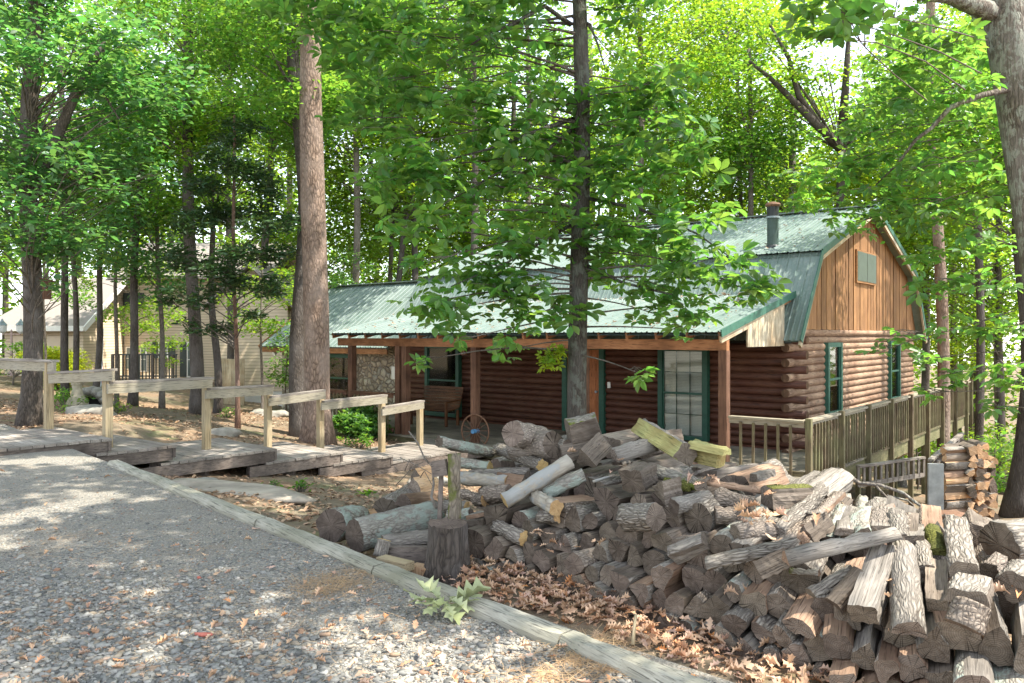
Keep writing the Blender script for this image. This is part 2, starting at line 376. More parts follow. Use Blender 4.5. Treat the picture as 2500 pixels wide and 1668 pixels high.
# ------------------------------------------------------------------ the lie of the land
CP = [(-.9, 5.6, .68), (.5, 5.6, .70), (1.5, 4.6, .72), (2.5, 3.6, .74), (4, 2.5, .76), (0, 7, .48), (1.5, 6.5, .5), (3, 5.5, .45), (.8, 9.5, .22), (4, 8, .1),
      (-2.2, 7.6, .62), (-3.15, 9.05, .55), (-4.6, 10.0, .52), (-5.3, 11.0, .48), (-4.7, 11.3, .30), (-3.8, 12.3, .10), (-2.9, 13.4, -.12), (-2.2, 14.4, -.24), (-1.2, 15.6, -.30), (-6.6, 13.6, .55), (-5.2, 14.9, .34), (-3.8, 15.8, .12), (-2.4, 16.4, -.05), (-1.4, 17.5, -.24), (1, 16, -.25),
      (3.3, 13.2, -.35), (4.8, 12.6, -.75), (6.2, 10.5, -.45), (7, 13, -.7), (8.2, 16, -1.45), (7.5, 18, -1.5), (10, 16, -1.2), (11, 21, -2.0), (14, 26, -2.8), (20, 34, -4.2), (12, 10, -.6),
      (-8.4, 13.9, .78), (-7, 13.9, .74), (-10, 18.4, .62), (-9.5, 20, .52), (-7.7, 19.6, .40), (-6.2, 18.2, .26), (-4.3, 17.4, .02), (-5, 22, .05), (-8, 26, -.35), (-5, 27, -.4),
      (-16, 30, .45), (-22, 34, .65), (-14, 36, .2), (-24, 20, 1.2), (-14, 12, 1.0), (-30, 50, .5), (0, 50, -3.), (25, 60, -6), (60, 60, -6), (-60, 60, 1.), (-60, 0, 1.5), (60, 0, 0), (0, -30, 1), (0, 100, -4), (0, 0, .76), (6, 0, .76)]
_c = np.array(CP, float); _n = len(CP)
def _k(d): return np.where(d > 1e-9, d*d*np.log(d+1e-12), 0)
_A = np.zeros((_n+3, _n+3)); _D = np.hypot(_c[:, None, 0]-_c[None, :, 0], _c[:, None, 1]-_c[None, :, 1])
_A[:_n, :_n] = _k(_D)+np.eye(_n)*.06; _A[:_n, _n] = 1; _A[:_n, _n+1:] = _c[:, :2]; _A[_n, :_n] = 1; _A[_n+1:, :_n] = _c[:, :2].T
_W = np.linalg.solve(_A, np.concatenate([_c[:, 2], np.zeros(3)]))
def edge_c(x): return 4.55+.03*np.clip(-x, 0, 10)      # the driveway lies where x+y is below this
def drive_z(x, y): return .80+.012*np.clip(-np.asarray(x)-1, 0, 40)
def gz_np(x, y):
    x = np.asarray(x, float); y = np.asarray(y, float); sh = x.shape; xf, yf = x.ravel(), y.ravel()
    z = np.empty_like(xf)
    for i in range(0, len(xf), 20000):
        d = np.hypot(xf[i:i+20000, None]-_c[None, :, 0], yf[i:i+20000, None]-_c[None, :, 1])
        z[i:i+20000] = _k(d) @ _W[:_n] + _W[_n] + xf[i:i+20000]*_W[_n+1] + yf[i:i+20000]*_W[_n+2]
    far = np.clip((np.hypot(xf, yf-15)-50)/60, 0, 1)
    z = z*(1-far)+far*np.clip(z, -5, 2)
    z += .025*np.sin(xf*2.3+yf*.7)*np.sin(yf*1.9-xf*.4)+.012*np.sin(xf*5.1)*np.sin(yf*6.3)
    s = xf+yf-edge_c(xf)
    z = np.where(s < .12, np.minimum(z, drive_z(xf, yf)-.05), z)
    return z.reshape(sh)
def gz(x, y): return float(gz_np(np.array([x]), np.array([y]))[0])
xs = np.concatenate([-np.geomspace(140, 16, 22), np.arange(-15, 13.01, .16), np.geomspace(14, 140, 22)])
ys = np.concatenate([-np.geomspace(60, 2, 10), np.arange(0, 30, .16), np.geomspace(30.3, 190, 26)])
X, Y = np.meshgrid(xs, ys); Z = gz_np(X, Y); nx, ny = len(xs), len(ys)
idx = np.arange(nx*ny).reshape(ny, nx)
Q = np.stack([idx[:-1, :-1], idx[:-1, 1:], idx[1:, 1:], idx[1:, :-1]], -1).reshape(-1, 4)
struct(np_mesh('ground', np.stack([X, Y, Z], -1).reshape(-1, 3), Q, M_ground, smooth=True))
# driveway: a sheet over the flat ground, bounded by the timber edging
ex = np.concatenate([np.arange(-16, 6.01, .12)]); dd = np.concatenate([[0, .06], np.arange(.15, 4, .12), np.geomspace(4, 30, 24)])
EX, DD = np.meshgrid(ex, dd); EY = edge_c(EX)-EX-.02-DD*.7071; EX2 = EX-DD*.7071
EY = np.minimum(EY, 13.1+0*EY)
EZ = drive_z(EX2, EY)+.012*np.sin(EX2*1.7+EY*.6)*np.sin(EY*1.3)
ii = np.arange(EX.size).reshape(EX.shape)
Q = np.stack([ii[:-1, :-1], ii[1:, :-1], ii[1:, 1:], ii[:-1, 1:]], -1).reshape(-1, 4)
struct(np_mesh('driveway', np.stack([EX2, EY, EZ], -1).reshape(-1, 3), Q, M_gravel, smooth=True))

# ------------------------------------------------------------------ scattered bits: leaves, stones, needles
def basis(N_, tilt=.6, up=None):
    """random frames: normals tilted from vertical; returns (d, c, n) arrays"""
    a = NR.uniform(0, 2*np.pi, N_); t = np.abs(NR.normal(0, tilt, N_)); b = NR.uniform(0, 2*np.pi, N_)
    n = np.stack([np.sin(t)*np.cos(b), np.sin(t)*np.sin(b), np.cos(t)], -1)
    d = np.stack([np.cos(a), np.sin(a), np.zeros(N_)], -1); d -= n*np.sum(d*n, -1, keepdims=True)
    d /= np.linalg.norm(d, axis=-1, keepdims=True)+1e-9
    return d, np.cross(n, d), n
def stamp(C, S, T, FQ, fr):
    d, c, n = fr; T = np.asarray(T, float)
    if T.ndim == 2: T = np.broadcast_to(T, (len(C),)+T.shape)
    S = np.asarray(S).reshape(-1, 1, 1)
    V = C[:, None, :]+S*(T[..., 0:1]*d[:, None]+T[..., 1:2]*c[:, None]+T[..., 2:3]*n[:, None])
    K = T.shape[1]; Qs = np.asarray(FQ)[None]+(np.arange(len(C))*K)[:, None, None]
    return V.reshape(-1, 3), Qs.reshape(-1, np.asarray(FQ).shape[1])
DENS = 1.5
LEAF1 = ([(0, 0, 0), (.45, .30, .05), (1, 0, -.08), (.45, -.30, .05)], [(0, 1, 2, 3)])
LEAF2 = ([(0, 0, 0), (.35, .24, .06), (.75, .25, .04), (1.05, 0, -.10), (.75, -.25, .04), (.35, -.24, .06), (.55, 0, -.02)], [(0, 1, 6, 5), (1, 2, 3, 6), (6, 3, 4, 5)])
def whorl():                                               # five leaflets on one stalk
    vs, fs = [], []
    for k, a in enumerate((-1.5, -.75, 0, .75, 1.5)):
        L = (.72, .95, 1.1, .95, .72)[k]; b = len(vs); o = (.25+.12*k % .2)
        ca, sa = math.cos(a), math.sin(a)
        for (x, y, z) in ((.12, 0, 0), (.55, .20, .04), (.8, .17, .0), (1.02, 0, -.16), (.8, -.17, .0), (.55, -.20, .04)):
            x *= L; vs.append((x*ca-y*sa, x*sa+y*ca, z-.10*abs(a)*x))
        fs += [(b, b+1, b+2, b+3), (b, b+3, b+4, b+5)]
    return vs, fs
WHORL = whorl()
# oak leaf, lobed and curled
def oakleaf():
    half = [(0, .02), (.18, .05), (.28, .20), (.38, .09), (.5, .30), (.6, .13), (.75, .27), (.85, .10), (1.0, .03)]
    vs, fs = [], []
    for x, y in half: vs += [(x, 0, 0), (x, y, 0), (x, -y, 0)]
    for i in range(len(half)-1):
        a, b = 3*i, 3*i+3; fs += [(a, b, b+1, a+1), (a, a+2, b+2, b)]
    return np.array(vs), fs
OAK_V, OAK_F = oakleaf()
def oak_curl(n, amt=.5):
    T = np.broadcast_to(OAK_V, (n,)+OAK_V.shape).copy()
    k1 = NR.normal(0, amt, (n, 1)); k2 = NR.uniform(-.4, 1.6, (n, 1))*amt*2
    T[..., 2] += k1*(T[..., 0]-.4)**2*1.2+k2*np.abs(T[..., 1])*1.4+NR.normal(0, .03, T.shape[:2])
    T[..., 1] *= NR.uniform(.6, 1, (n, 1))
    return T

def clump_leaves(clumps, per, size, tilt, tmpl, flat=.55, droop=.0):
    C, S = [], []; per = per*DENS
    for (x, y, z, r) in clumps:
        n = max(4, int(per*(r*r)/.64)); q = NR.normal(0, 1, (n, 3)); q /= np.linalg.norm(q, axis=1, keepdims=True)
        q *= (NR.uniform(0, 1, (n, 1))**.42)*r; q[:, 2] *= flat
        q[:, 2] -= droop*(q[:, 0]**2+q[:, 1]**2)/max(r, .1)
        C.append(q+np.array([x, y, z])); S.append(NR.uniform(.65, 1.25, n)*size)
    C = np.concatenate(C); S = np.concatenate(S)
    return stamp(C, S, tmpl[0], tmpl[1], basis(len(C), tilt))

def pathpts(a, b, n, wob, rnd=R):
    a, b = Vector(a), Vector(b); out = []
    p1, p2 = rnd.uniform(0, 6), rnd.uniform(0, 6)
    for i in range(n+1):
        t = i/n; w = math.sin(math.pi*t)
        out.append(a.lerp(b, t)+Vector((math.sin(t*5+p1)*wob*w, math.cos(t*4+p2)*wob*w, 0)))
    return out
def tree(name, label, base, top, r0, r1, clumps, leaf, lsize, per, barkm, group=None, tmpl=LEAF1, tilt=.75, flare=1.35, limbs=True, limb0=0.0, rise=(.25, .75), extra=(), flat=.55, wob=None, limbr=1.0, kink=None, nseg=12, cat='tree', droop=0., root_down=.25):
    base, top = Vector(base), Vector(top)
    root = empty(name, base, 0, label, cat, group)
    path = pathpts(base-Vector((0, 0, root_down)), top, nseg, r0*.9 if wob is None else wob)
    if kink: path = [Vector(base)-Vector((0, 0, root_down))]+[Vector(p) for p in kink]+[top]; nseg = len(path)-1
    rel = [p-base for p in path]
    zs = [p.z for p in path]
    rad = []
    for i in range(nseg+1):
        t = i/nseg; r = r0+(r1-r0)*t
        if i == 0: r *= flare*1.12
        elif zs[i]-base.z < .7: r *= 1+(flare-1)*max(0, 1-(zs[i]-base.z)/.7)
        rad.append(r)
    if kink is None and nseg >= 8 and flare > 1.05:          # a closer ring to shape the root flare
        p = path[0].lerp(path[1], min(.9, (root_down+.35)/max(.4, (path[1]-path[0]).length)))
        path.insert(1, p); rel.insert(1, p-base); rad.insert(1, r0*(1+(flare-1)*.45)); zs.insert(1, p.z); nseg += 1
    mb = MB(); mb.tube(rel, rad, 14 if r0 > .08 else 8, jit=.10)
    def at_z(z):
        for i in range(nseg):
            if zs[i] <= z <= zs[i+1]:
                t = (z-zs[i])/max(1e-6, zs[i+1]-zs[i]); return rel[i].lerp(rel[i+1], t), rad[i]+(rad[i+1]-rad[i])*t
        return (rel[-1], rad[-1]) if z > zs[-1] else (rel[0], rad[0])
    lb = mb
    if limbs:
        for (x, y, z, r) in clumps:
            c = Vector((x, y, z)); hd = math.hypot(x-base.x, y-base.y)
            za = min(max(z-hd*R.uniform(*rise), base.z+(top.z-base.z)*.18), top.z-.1)
            a, ra = at_z(za); rr = max(.005, min(ra*.4, (.006+.007*hd)*limbr))
            c = c-base; n = 6 if hd > 1 else 4
            mid = a.lerp(c, .5)+Vector((R.uniform(-.12, .12)*hd, R.uniform(-.12, .12)*hd, R.uniform(.02, .16)*hd))
            pts = [(a*(1-t)**2+mid*2*t*(1-t)+c*t*t) for t in [i/n for i in range(n+1)]]
            if limb0: pts = pts[int(n*limb0):]; n = len(pts)-1; rr *= 1-limb0
            lb.tube(pts, [rr*(1-t)+.004 for t in [i/n for i in range(n+1)]], 5, 1, caps=False, jit=.1)
            for k in range(3):                                # twigs in the spray
                e = c+Vector((R.uniform(-1, 1)*r, R.uniform(-1, 1)*r, R.uniform(-.3, .3)*r))*.9
                s = pts[-2].lerp(pts[-1], R.random()*.7)
                lb.tube([s, s.lerp(e, .5)+Vector((0, 0, .04)), e], [.006, .005, .002], 3, 1, caps=False)
    for pts, ra, rb in extra:
        q = [Vector(p)-base for p in pts]; n = len(q)
        lb.tube(q, [ra+(rb-ra)*i/(n-1) for i in range(n)], 8, jit=.12)
    mb.build('trunk', [barkm, M_limb], root, smooth=True)
    if clumps:
        V, Qd = clump_leaves(clumps, per, lsize, tilt, tmpl, flat, droop)
        np_mesh('crown', V-np.array(base), Qd, leaf if isinstance(leaf, (list, tuple)) else LEAF[leaf], root)
    return root
def ell(c, rx, ry, rz, n, r=(.5, .95), rnd=R, hollow=.35):
    out = []
    for _ in range(n):
        while True:
            p = [rnd.uniform(-1, 1) for _ in range(3)]; L = math.sqrt(sum(q*q for q in p))
            if hollow < L < 1: break
        out.append((c[0]+p[0]*rx, c[1]+p[1]*ry, c[2]+p[2]*rz, rnd.uniform(*r)))
    return out
def pxell(u, v, Yd, ru, rv, n, dy=None, r=(.5, .95)):
    n = int(n*1.6)
    c = P(u, v, Yd); return ell(c, wpx(ru, Yd), dy or wpx(ru, Yd)*.8, wpx(rv, Yd), n, r)
# ------------------------------------------------------------------ the log cabin (local x along the front to the right, y into the house)
CAB, CRZ = Vector((5.69, 16.2, 0)), math.atan2(-.629, .777)
CM = Matrix.Translation(CAB) @ Matrix.Rotation(CRZ, 4, 'Z')
def cab(x, y, z=0): return CM @ Vector((x, y, z))
cabin = empty('log_cabin', CAB, CRZ, 'red brown log cabin with green metal gambrel roof and a deep front porch', 'house')
LX, BY = -11.2, 10.0                                          # left end, back
LP = .151
def knee(o=0): return [(-.47, 2.23), (.82, 4.08), (5.0, 5.52), (9.18, 4.08), (10.47, 2.23)]
def roof_z(y):
    k = knee()
    for (a, za), (b, zb) in zip(k, k[1:]):
        if a <= y <= b: return za+(zb-za)*(y-a)/(b-a)
    return 2.23
# front and side log walls
b = MB()
b.box((LX, .02, -.15), (-.02, BY, 2.34), 0)
nlog = 16
for i in range(nlog):
    z = .0+LP*i-.02; r = .084*R.uniform(.92, 1.05)
    x1 = .30 if i % 2 else .02
    pts = [(LX-.1+(x1-LX+.1)*k/10, R.uniform(-.006, .006), z+R.uniform(-.004, .004)) for k in range(11)]
    b.tube(pts, r, 10, 1, capmi=2)
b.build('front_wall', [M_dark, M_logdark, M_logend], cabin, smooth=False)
b = MB()
for i in range(nlog):
    z = .0+LP*i-.02; r = .084*R.uniform(.97, 1.03)
    y0 = -.40 if i % 2 == 0 else -.06
    pts = [(R.uniform(-.006, .006), y0+(BY-y0)*k/10, z+R.uniform(-.004, .004)) for k in range(11)]
    b.tube(pts, r*1.02, 10, 0, capmi=1)
for i in range(-7, 0):
    z = LP*i-.02; b.tube([(0, .05, z), (0, BY, z)], .083, 8, 0, capmi=1)
b.box((-.06, .02, 2.33), (.10, BY+.02, 2.46), 0)
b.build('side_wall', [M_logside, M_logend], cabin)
for o in (cabin.children[0], cabin.children[1]):
    o.data.polygons.foreach_set('use_smooth', [len(p.vertices) == 4 and p.material_index < 2 for p in o.data.polygons])
# gable: vertical boards and battens up to the gambrel
b = MB(); y = -.42
while y < 10.42:
    w = R.uniform(.22, .36); y1 = min(y+w, 10.44); dx = R.uniform(0, .022)
    za, zb = roof_z(y+.004)-.03, roof_z(y1-.004)-.03
    lo = 2.46 if -.05 <= (y+y1)/2 <= 10.05 else 2.30
    ky = [q for q in (.82, 5.0, 9.18) if y+.02 < q < y1-.02]
    if min(za, zb) > lo+.05:
        gp = R.uniform(.012, .024); poly = [(y+gp, lo+R.uniform(0, .02)), (y1-gp, lo), (y1-gp, zb)]+[(q, roof_z(q)-.03) for q in reversed(ky)]+[(y+gp, za)]
        b.prism(poly, .02+dx, .055+dx, 0, 'x')
    y = y1
b.build('gable_siding', M_gable, cabin)
b = MB(); b.prism([(q, z-.05) for q, z in knee()], LX, 0.0, 0, 'x'); b.build('attic_wall', M_dark, cabin)
# corrugated roof slopes
def metal(x0, x1, y0, z0, y1, z1, rib=.229, lift=0.0, b=None):
    b = b or MB(); d = Vector((0, y1-y0, z1-z0)); nrm = Vector((0, -(z1-z0), (y1-y0))).normalized()
    if nrm.z < 0: nrm = -nrm
    prof = []; x = x0
    while x < x1-.01:
        for ox, hz in ((0, 0), (.07, 0), (.085, .008), (.10, .008), (.115, 0), (.185, 0), (.197, .022), (.217, .022)):
            if x+ox <= x1: prof.append((x+ox, hz))
        x += rib
    prof.append((x1, 0)); m = 5
    vs = [Vector((px, y0, z0))+d*(j/m)+nrm*(h+lift) for j in range(m+1) for px, h in prof]; n = len(prof)
    flip = d.y < 0
    fs = []
    for j in range(m):
        for i in range(n-1):
            f = (j*n+i, j*n+i+1, (j+1)*n+i+1, (j+1)*n+i); fs.append(f[::-1] if flip else f)
    b.add(vs, fs)
    ud = [v-nrm*(.03+lift) for v in (Vector((x0, y0, z0)), Vector((x1, y0, z0)), Vector((x1, y1, z1)), Vector((x0, y1, z1)))]
    b.add(ud, [(3, 2, 1, 0)])
    return b
RX0, RX1 = LX-.35, .33
b = MB(); k = knee()
metal(RX0, RX1, k[0][0], k[0][1], k[1][0], k[1][1], b=b, lift=.01)
metal(RX0, RX1, k[1][0]-.10, k[1][1]-.01, k[2][0], k[2][1], b=b, lift=.035)
metal(RX0, RX1, k[4][0], k[4][1], k[3][0], k[3][1], b=b, lift=.01)
metal(RX0, RX1, k[3][0]+.1, k[3][1]-.01, k[2][0], k[2][1], b=b, lift=.035)
b.beam((RX0, 5, 5.58), (RX1, 5, 5.58), .3, .03)
roof = b.build('roof', M_roof, cabin)
b = MB()
for (ya, za), (yb, zb) in zip(k, k[1:]):                      # rake trim and the pale soffit board below it
    b.beam((RX1+.01, ya, za+.0), (RX1+.01, yb, zb+.0), .02, .13, 0); b.beam((RX1-.02, ya, za-.11), (RX1-.02, yb, zb-.11), .05, .11, 1)
b.build('rake_trim', [M_greentrim2, M_endpanel], roof)
# porch roof, rafters, beam, posts
b = metal(-10.55, .0, -3.42, 2.385, .16, 3.20, lift=.012); pr = b.build('porch_roof', M_roof, cabin)
b = MB(); b.beam((.012, -3.42, 2.375), (.012, .16, 3.19), .02, .13, 0); b.beam((-.03, -3.36, 2.27), (-.03, -2.2, 2.53), .04, .12, 1); b.build('rake_trim', [M_greentrim2, M_endpanel], pr)
b = MB(); y = -2.25
while y < -.42:
    y1 = min(y+R.uniform(.16, .22), -.42); za = 2.385+(y+3.42)*.2277-.05; zb = 2.385+(y1+3.42)*.2277-.05
    b.prism([(y+.003, 2.13), (y1-.003, 2.13), (y1-.003, zb), (y+.003, za)], -.04, -.012+R.uniform(0, .006), 0, 'x'); y = y1
b.build('porch_end_panel', M_endpanel, cabin)
rb = MB(); rb.beam((0, -3.36, 2.33), (0, -.02, 3.09), .045, .13, 0); raf = None
for i in range(18):
    if raf is None: raf = rb.build('rafter', M_beam, cabin); o = raf
    else: o = raf.copy(); link(o, cabin)
    o.location.x = -10.4+i*.61-.02
b = MB(); b.box((-10.5, -3.14, 2.08), (-.02, -3.02, 2.27)); b.build('porch_beam', M_beam, cabin)
pb = MB(); pb.box((-.075, -.075, 0), (.075, .075, 2.08)); pp = None
for x in (-.09, -3.0, -5.86, -8.05, -8.28, -10.0):
    if pp is None: pp = pb.build('porch_post', M_porchpost, cabin); o = pp
    else: o = pp.copy(); link(o, cabin)
    o.location = (x, -3.08, 0)
# windows: frame, glass, blind, mullions
def window(x0, x1, z0, z1, side='front', trim=M_greentrim, house=cabin, off=-.1, blind=True, cols=3, tw=.11, mull=True, name='window', gx=0.0):
    fr = MB(); gl = MB(); bl = MB()
    def put(mb, a0, a1, c0, c1, d0, d1, mi=0):
        if side == 'front': mb.box((a0, off-d1, c0), (a1, off-d0, c1), mi)
        else: mb.box((gx+.1+d0, a0, c0), (gx+.1+d1, a1, c1), mi)
    put(fr, x0, x0+tw, z0, z1, -.09, .05); put(fr, x1-tw, x1, z0, z1, -.09, .05)
    put(fr, x0+tw, x1-tw, z1-tw, z1, -.09, .047); put(fr, x0+tw, x1-tw, z0, z0+tw*.9, -.09, .06)
    a0, a1, c0, c1 = x0+tw, x1-tw, z0+tw*.9, z1-tw; cm = (c0+c1)/2
    put(fr, a0, a1, cm-.022, cm+.022, -.03, .03)
    put(fr, a0, a0+.03, c0, c1, -.03, .012); put(fr, a1-.03, a1, c0, c1, -.03, .012)
    if mull:
        for i in range(1, cols):
            q = a0+(a1-a0)*i/cols; put(fr, q-.008, q+.008, c0, c1, -.028, -.008)
        for q in (c0+(cm-c0)*.5, cm+(c1-cm)*.5): put(fr, a0, a1, q-.008, q+.008, -.028, -.009)
    put(gl, a0, a1, c0, c1, -.005, .0)
    root = fr.build(name, trim, house)
    gl.build('pane', M_glass, root)
    if blind:
        z = c0+.01
        while z < c1:
            if side == 'front':
                bl.add([(a0, off+.045, z), (a1, off+.045, z), (a1, off+.062, z+.030), (a0, off+.062, z+.030)], [(0, 1, 2, 3)])
            else:
                bl.add([(gx+.055, a0, z), (gx+.055, a1, z), (gx+.04, a1, z+.030), (gx+.04, a0, z+.030)], [(0, 1, 2, 3)])
            z += .034
        bl.build('blind', M_white, root)
    else:
        put(bl, a0, a1, c0, c1, -.014, -.008); bl.build('unlit_room_panel', M_dark, root)  # dark panel close behind the glass, painted to stand for the unlit room
    return root
window(-2.95, -1.76, .05, 2.10, off=-.17); window(-10.32, -9.02, .1, 2.10, off=-.17)
window(1.80, 2.82, .55, 2.18, 'side', M_greentrim2, blind=False, mull=False, tw=.10, off=0); window(7.06, 8.12, .55, 2.18, 'side', M_greentrim2, blind=False, mull=False, tw=.10, off=0)
b = MB(); b.box((.06, 4.02, 3.62), (.12, 5.72, 4.42), 0); b.box((.118, 4.07, 3.67), (.13, 4.86, 4.38), 1); b.box((.118, 4.89, 3.67), (.13, 5.68, 4.38), 1)
w = b.build('gable_window', [M_gable, plain('dim_green_screen', (.085, .105, .088), .4, .15)], cabin)
# door
b = MB()
for x0, x1 in ((-5.62, -5.48), (-4.55, -4.41)): b.box((x0, -.16, 0), (x1, -.04, 2.12))
b.box((-5.48, -.158, 2.0), (-4.55, -.04, 2.12)); dr = b.build('door_frame', M_greentrim, cabin)
b = MB(); b.box((-5.48, -.115, .02), (-4.55, -.07, 2.0))
for z0, z1 in ((.15, .8), (.95, 1.35), (1.5, 1.88)):
    for x0, x1 in ((-5.38, -5.07), (-4.96, -4.65)): b.box((x0, -.13, z0), (x1, -.11, z1))
d = b.build('door', M_door, cabin); b = MB(); b.tube([(-4.63, -.115, 1.0), (-4.63, -.17, 1.0)], .03, 10); b.build('door_handle', M_galv, d)
b = MB(); b.box((-4.33, -.12, 1.1), (-4.26, -.085, 1.24)); b.build('light_switch', M_whitetrim, cabin)
# stove pipe
b = MB(); z0 = 4.2
b.tube([(-.95, 1.42, z0), (-.95, 1.42, z0+.78)], .125, 20, 0); b.tube([(-.95, 1.42, z0+.78), (-.95, 1.42, z0+1.02)], .13, 20, 1)
b.tube([(-.95, 1.42, z0+.76), (-.95, 1.42, z0+.80)], .16, 20, 2); b.tube([(-.95, 1.42, z0+.0), (-.95, 1.42, z0+.16)], [.24, .14], 20, 1)
pipe = b.build('stove_pipe', [M_pipegreen, M_black, M_galv], cabin); b = MB(); b.lathe([(.10, z0+1.0), (.155, z0+1.03), (.17, z0+1.06), (.15, z0+1.10), (.05, z0+1.13)], (-.95, 1.42, 0), 20); b.build('rain_cap', M_rust, pipe)
# stone wing on the left
b = MB(); b.box((-17.4, .02, -.7), (LX, 6.0, 2.0)); b.prism([(-.0, 2.0), (2.5, 3.98), (5.0, 2.0)], -17.4, LX, 0, 'x'); b.build('stone_wing_wall', M_river, cabin)
b = MB(); metal(-17.9, RX0+.03, -.55, 1.97, 2.5, 4.10, b=b, lift=.01); metal(-17.9, RX0+.03, 5.5, 1.97, 2.5, 4.10, b=b, lift=.01)
b.beam((-17.9, 2.5, 4.14), (RX0, 2.5, 4.14), .3, .03); wr = b.build('wing_roof', M_roof, cabin)
b = MB(); b.beam((-17.9, -.5, 1.87), (RX0-.01, -.5, 1.87), .03, .17, 0); b.beam((-17.88, -.55, 1.93), (-17.88, 2.5, 4.06), .03, .16, 0); b.beam((-17.88, 5.5, 1.93), (-17.88, 2.5, 4.06), .03, .16, 0); b.build('fascia_board', M_beam, wr)
window(-14.9, -13.55, .25, 1.75, 'front', M_greentrim, off=-.06)
b = MB(); b.box((-11.75, -.16, 1.05), (-11.50, .0, 1.42)); b.build('meter_box', M_whitetrim, cabin)
b = MB(); b.tube([(-17.2, -.3, 1.78), (-17.2, -.45, 1.72)], [.03, .07], 10); b.build('flood_light', M_whitetrim, cabin)

# ------------------------------------------------------------------ porch deck and its railings
deck = empty('porch_deck', CAB, CRZ, 'weathered wooden porch deck wrapping from the cabin front along its right side on posts', 'deck')
b = MB(); y = -3.25
while y < -.05: b.box((-10.7, y, -.04), (1.38, y+.132, 0)); y += .14
b.build('porch_floor', M_porchfloor, deck)
b = MB(); x = -.02
while x < 1.36:
    b.box((x, -.03, -.042), (x+.132, 11.2, -.001)); x += .14
b.box((-4, 10.1, -.043), (-.05, 11.2, -.003))
b.build('walkway_floor', M_sidedeck, deck)
b = MB(); b.box((-10.68, -3.20, -.30), (1.34, -3.16, -.045)); b.build('front_fascia', M_sidedeck, deck)
b = MB(); b.box((1.30, -3.15, -.32), (1.345, 11.2, -.045)); b.box((1.05, -3.1, -.3), (1.09, 11.1, -.05)); b.build('side_beam', M_deckgreen, deck)
posts_y = [-3.17, -1.45, .25, 1.95, 3.65, 5.35, 7.05, 8.75, 10.4, 11.15]
for i, y in enumerate(posts_y):
    p = cab(1.40, y); g = gz(p.x, p.y)
    b = MB(); b.box((1.35, y-.045, (g-.3) if i != 0 else -1.2), (1.44, y+.045, 1.0)); b.build('railing_post', M_sidedeck, deck)
for y in (-1.45, .25, 1.95, 3.65, 5.35, 7.05, 8.75, 10.4):
    p = cab(.2, y); b = MB(); b.box((.2, y-.05, gz(p.x, p.y)-.3), (.3, y+.05, -.05)); b.build('support_post', M_deckgreen, deck)
bm_ = MB(); bm_.box((-.019, -.019, 0), (.019, .019, .86)); bal_me = None
def railing(a, c, parent, mat=M_sidedeck, z0=.05, gap=.135, hgt=.90, cap=.14):
    global bal_me
    a, c = Vector(a), Vector(c); b = MB()
    b.beam(a+Vector((0, 0, hgt+.05)), c+Vector((0, 0, hgt+.05)), cap, .035, 0); b.beam(a+Vector((0, 0, hgt-.01)), c+Vector((0, 0, hgt-.01)), .035, .087, 0)
    rp = b.build('top_rail', M_railtop if mat is M_sidedeck else mat, parent); b = MB()
    b.beam(a+Vector((0, 0, z0+.04)), c+Vector((0, 0, z0+.04)), .035, .085, 0); b.build('bottom_rail', mat, rp)
    L = (c-a).length; n = max(2, int(L/gap)); d = (c-a)/L; side = d.cross(Vector((0, 0, 1)))*.036
    for i in range(1, n):
        if bal_me is None: o = bm_.build('baluster', M_sidedeck, rp); bal_me = o.data
        else: o = link(bpy.data.objects.new('baluster', bal_me), rp)
        q = a+(c-a)*i/n+side; o.location = (q.x, q.y, q.z+z0-.03); o.rotation_euler = (R.uniform(-.01, .01), R.uniform(-.01, .01), math.atan2(d.y, d.x))
    return rp
railing((.05, -3.17, 0), (1.33, -3.17, 0), deck, gap=.19)
for y0, y1 in zip(posts_y, posts_y[1:]):
    railing((1.33, y0+.05, 0), (1.33, y1-.05, 0), deck, gap=.15)
railing((-11.6, -3.17, 0), (-10.1, -3.17, 0), deck, M_porchpost, gap=.15)
railing((-9.9, -3.17, 0), (-8.4, -3.17, 0), deck, M_porchpost, gap=.15)
b = MB(); b.box((-12.6, -3.2, -.04), (-10.7, -.05, 0)); b.build('porch_end_floor', M_porchfloor, deck)

# slatted bench on the porch, wagon wheel, hanging lamp
bench = empty('slatted_bench', cab(-8.95, -1.25), CRZ+.1, 'varnished slatted porch bench with curved back below the left porch window', 'bench')
b = MB()
for i in range(6): b.box((-.65, -.25+i*.085, .40+.006*i*i*.3), (.65, -.19+i*.085, .425+.006*i*i*.3))
b.build('seat', M_bench, bench); b = MB()
for i in range(7): b.box((-.65, .26+i*.028, .47+i*.075), (.65, .285+i*.028, .535+i*.075))
b.build('backrest', M_bench, bench)
for s in (-1, 1):
    b = MB(); b.beam((s*.62, -.3, .62), (s*.62, .33, .66), .06, .04); b.beam((s*.62, -.26, .03), (s*.62, -.26, .62), .05, .06); b.build('armrest', M_bench, bench)
    for yy in (-.2, .28):
        b = MB(); b.beam((s*.58, yy, 0), (s*.58, yy, .4), .05, .06, up=(0, 1, 0)); b.build('leg', M_bench, bench)
wc = P(1160, 1053, 17.35)
wheel = empty('wagon_wheel', wc, math.radians(-33), 'rusty spoked wagon wheel with a blue hub leaning on the porch post', 'wheel')
b = MB(); b.tube([(.36*math.cos(t), 0, .36*math.sin(t)) for t in [i*math.pi/20 for i in range(41)]], .018, 8, caps=False); b.build('rim', M_rust, wheel, True)
for i in range(14):
    t = i*math.pi/7+.1; b = MB(); b.tube([(.05*math.cos(t), 0, .05*math.sin(t)), (.355*math.cos(t), 0, .355*math.sin(t))], .0075, 6); b.build('spoke', M_rust, wheel)
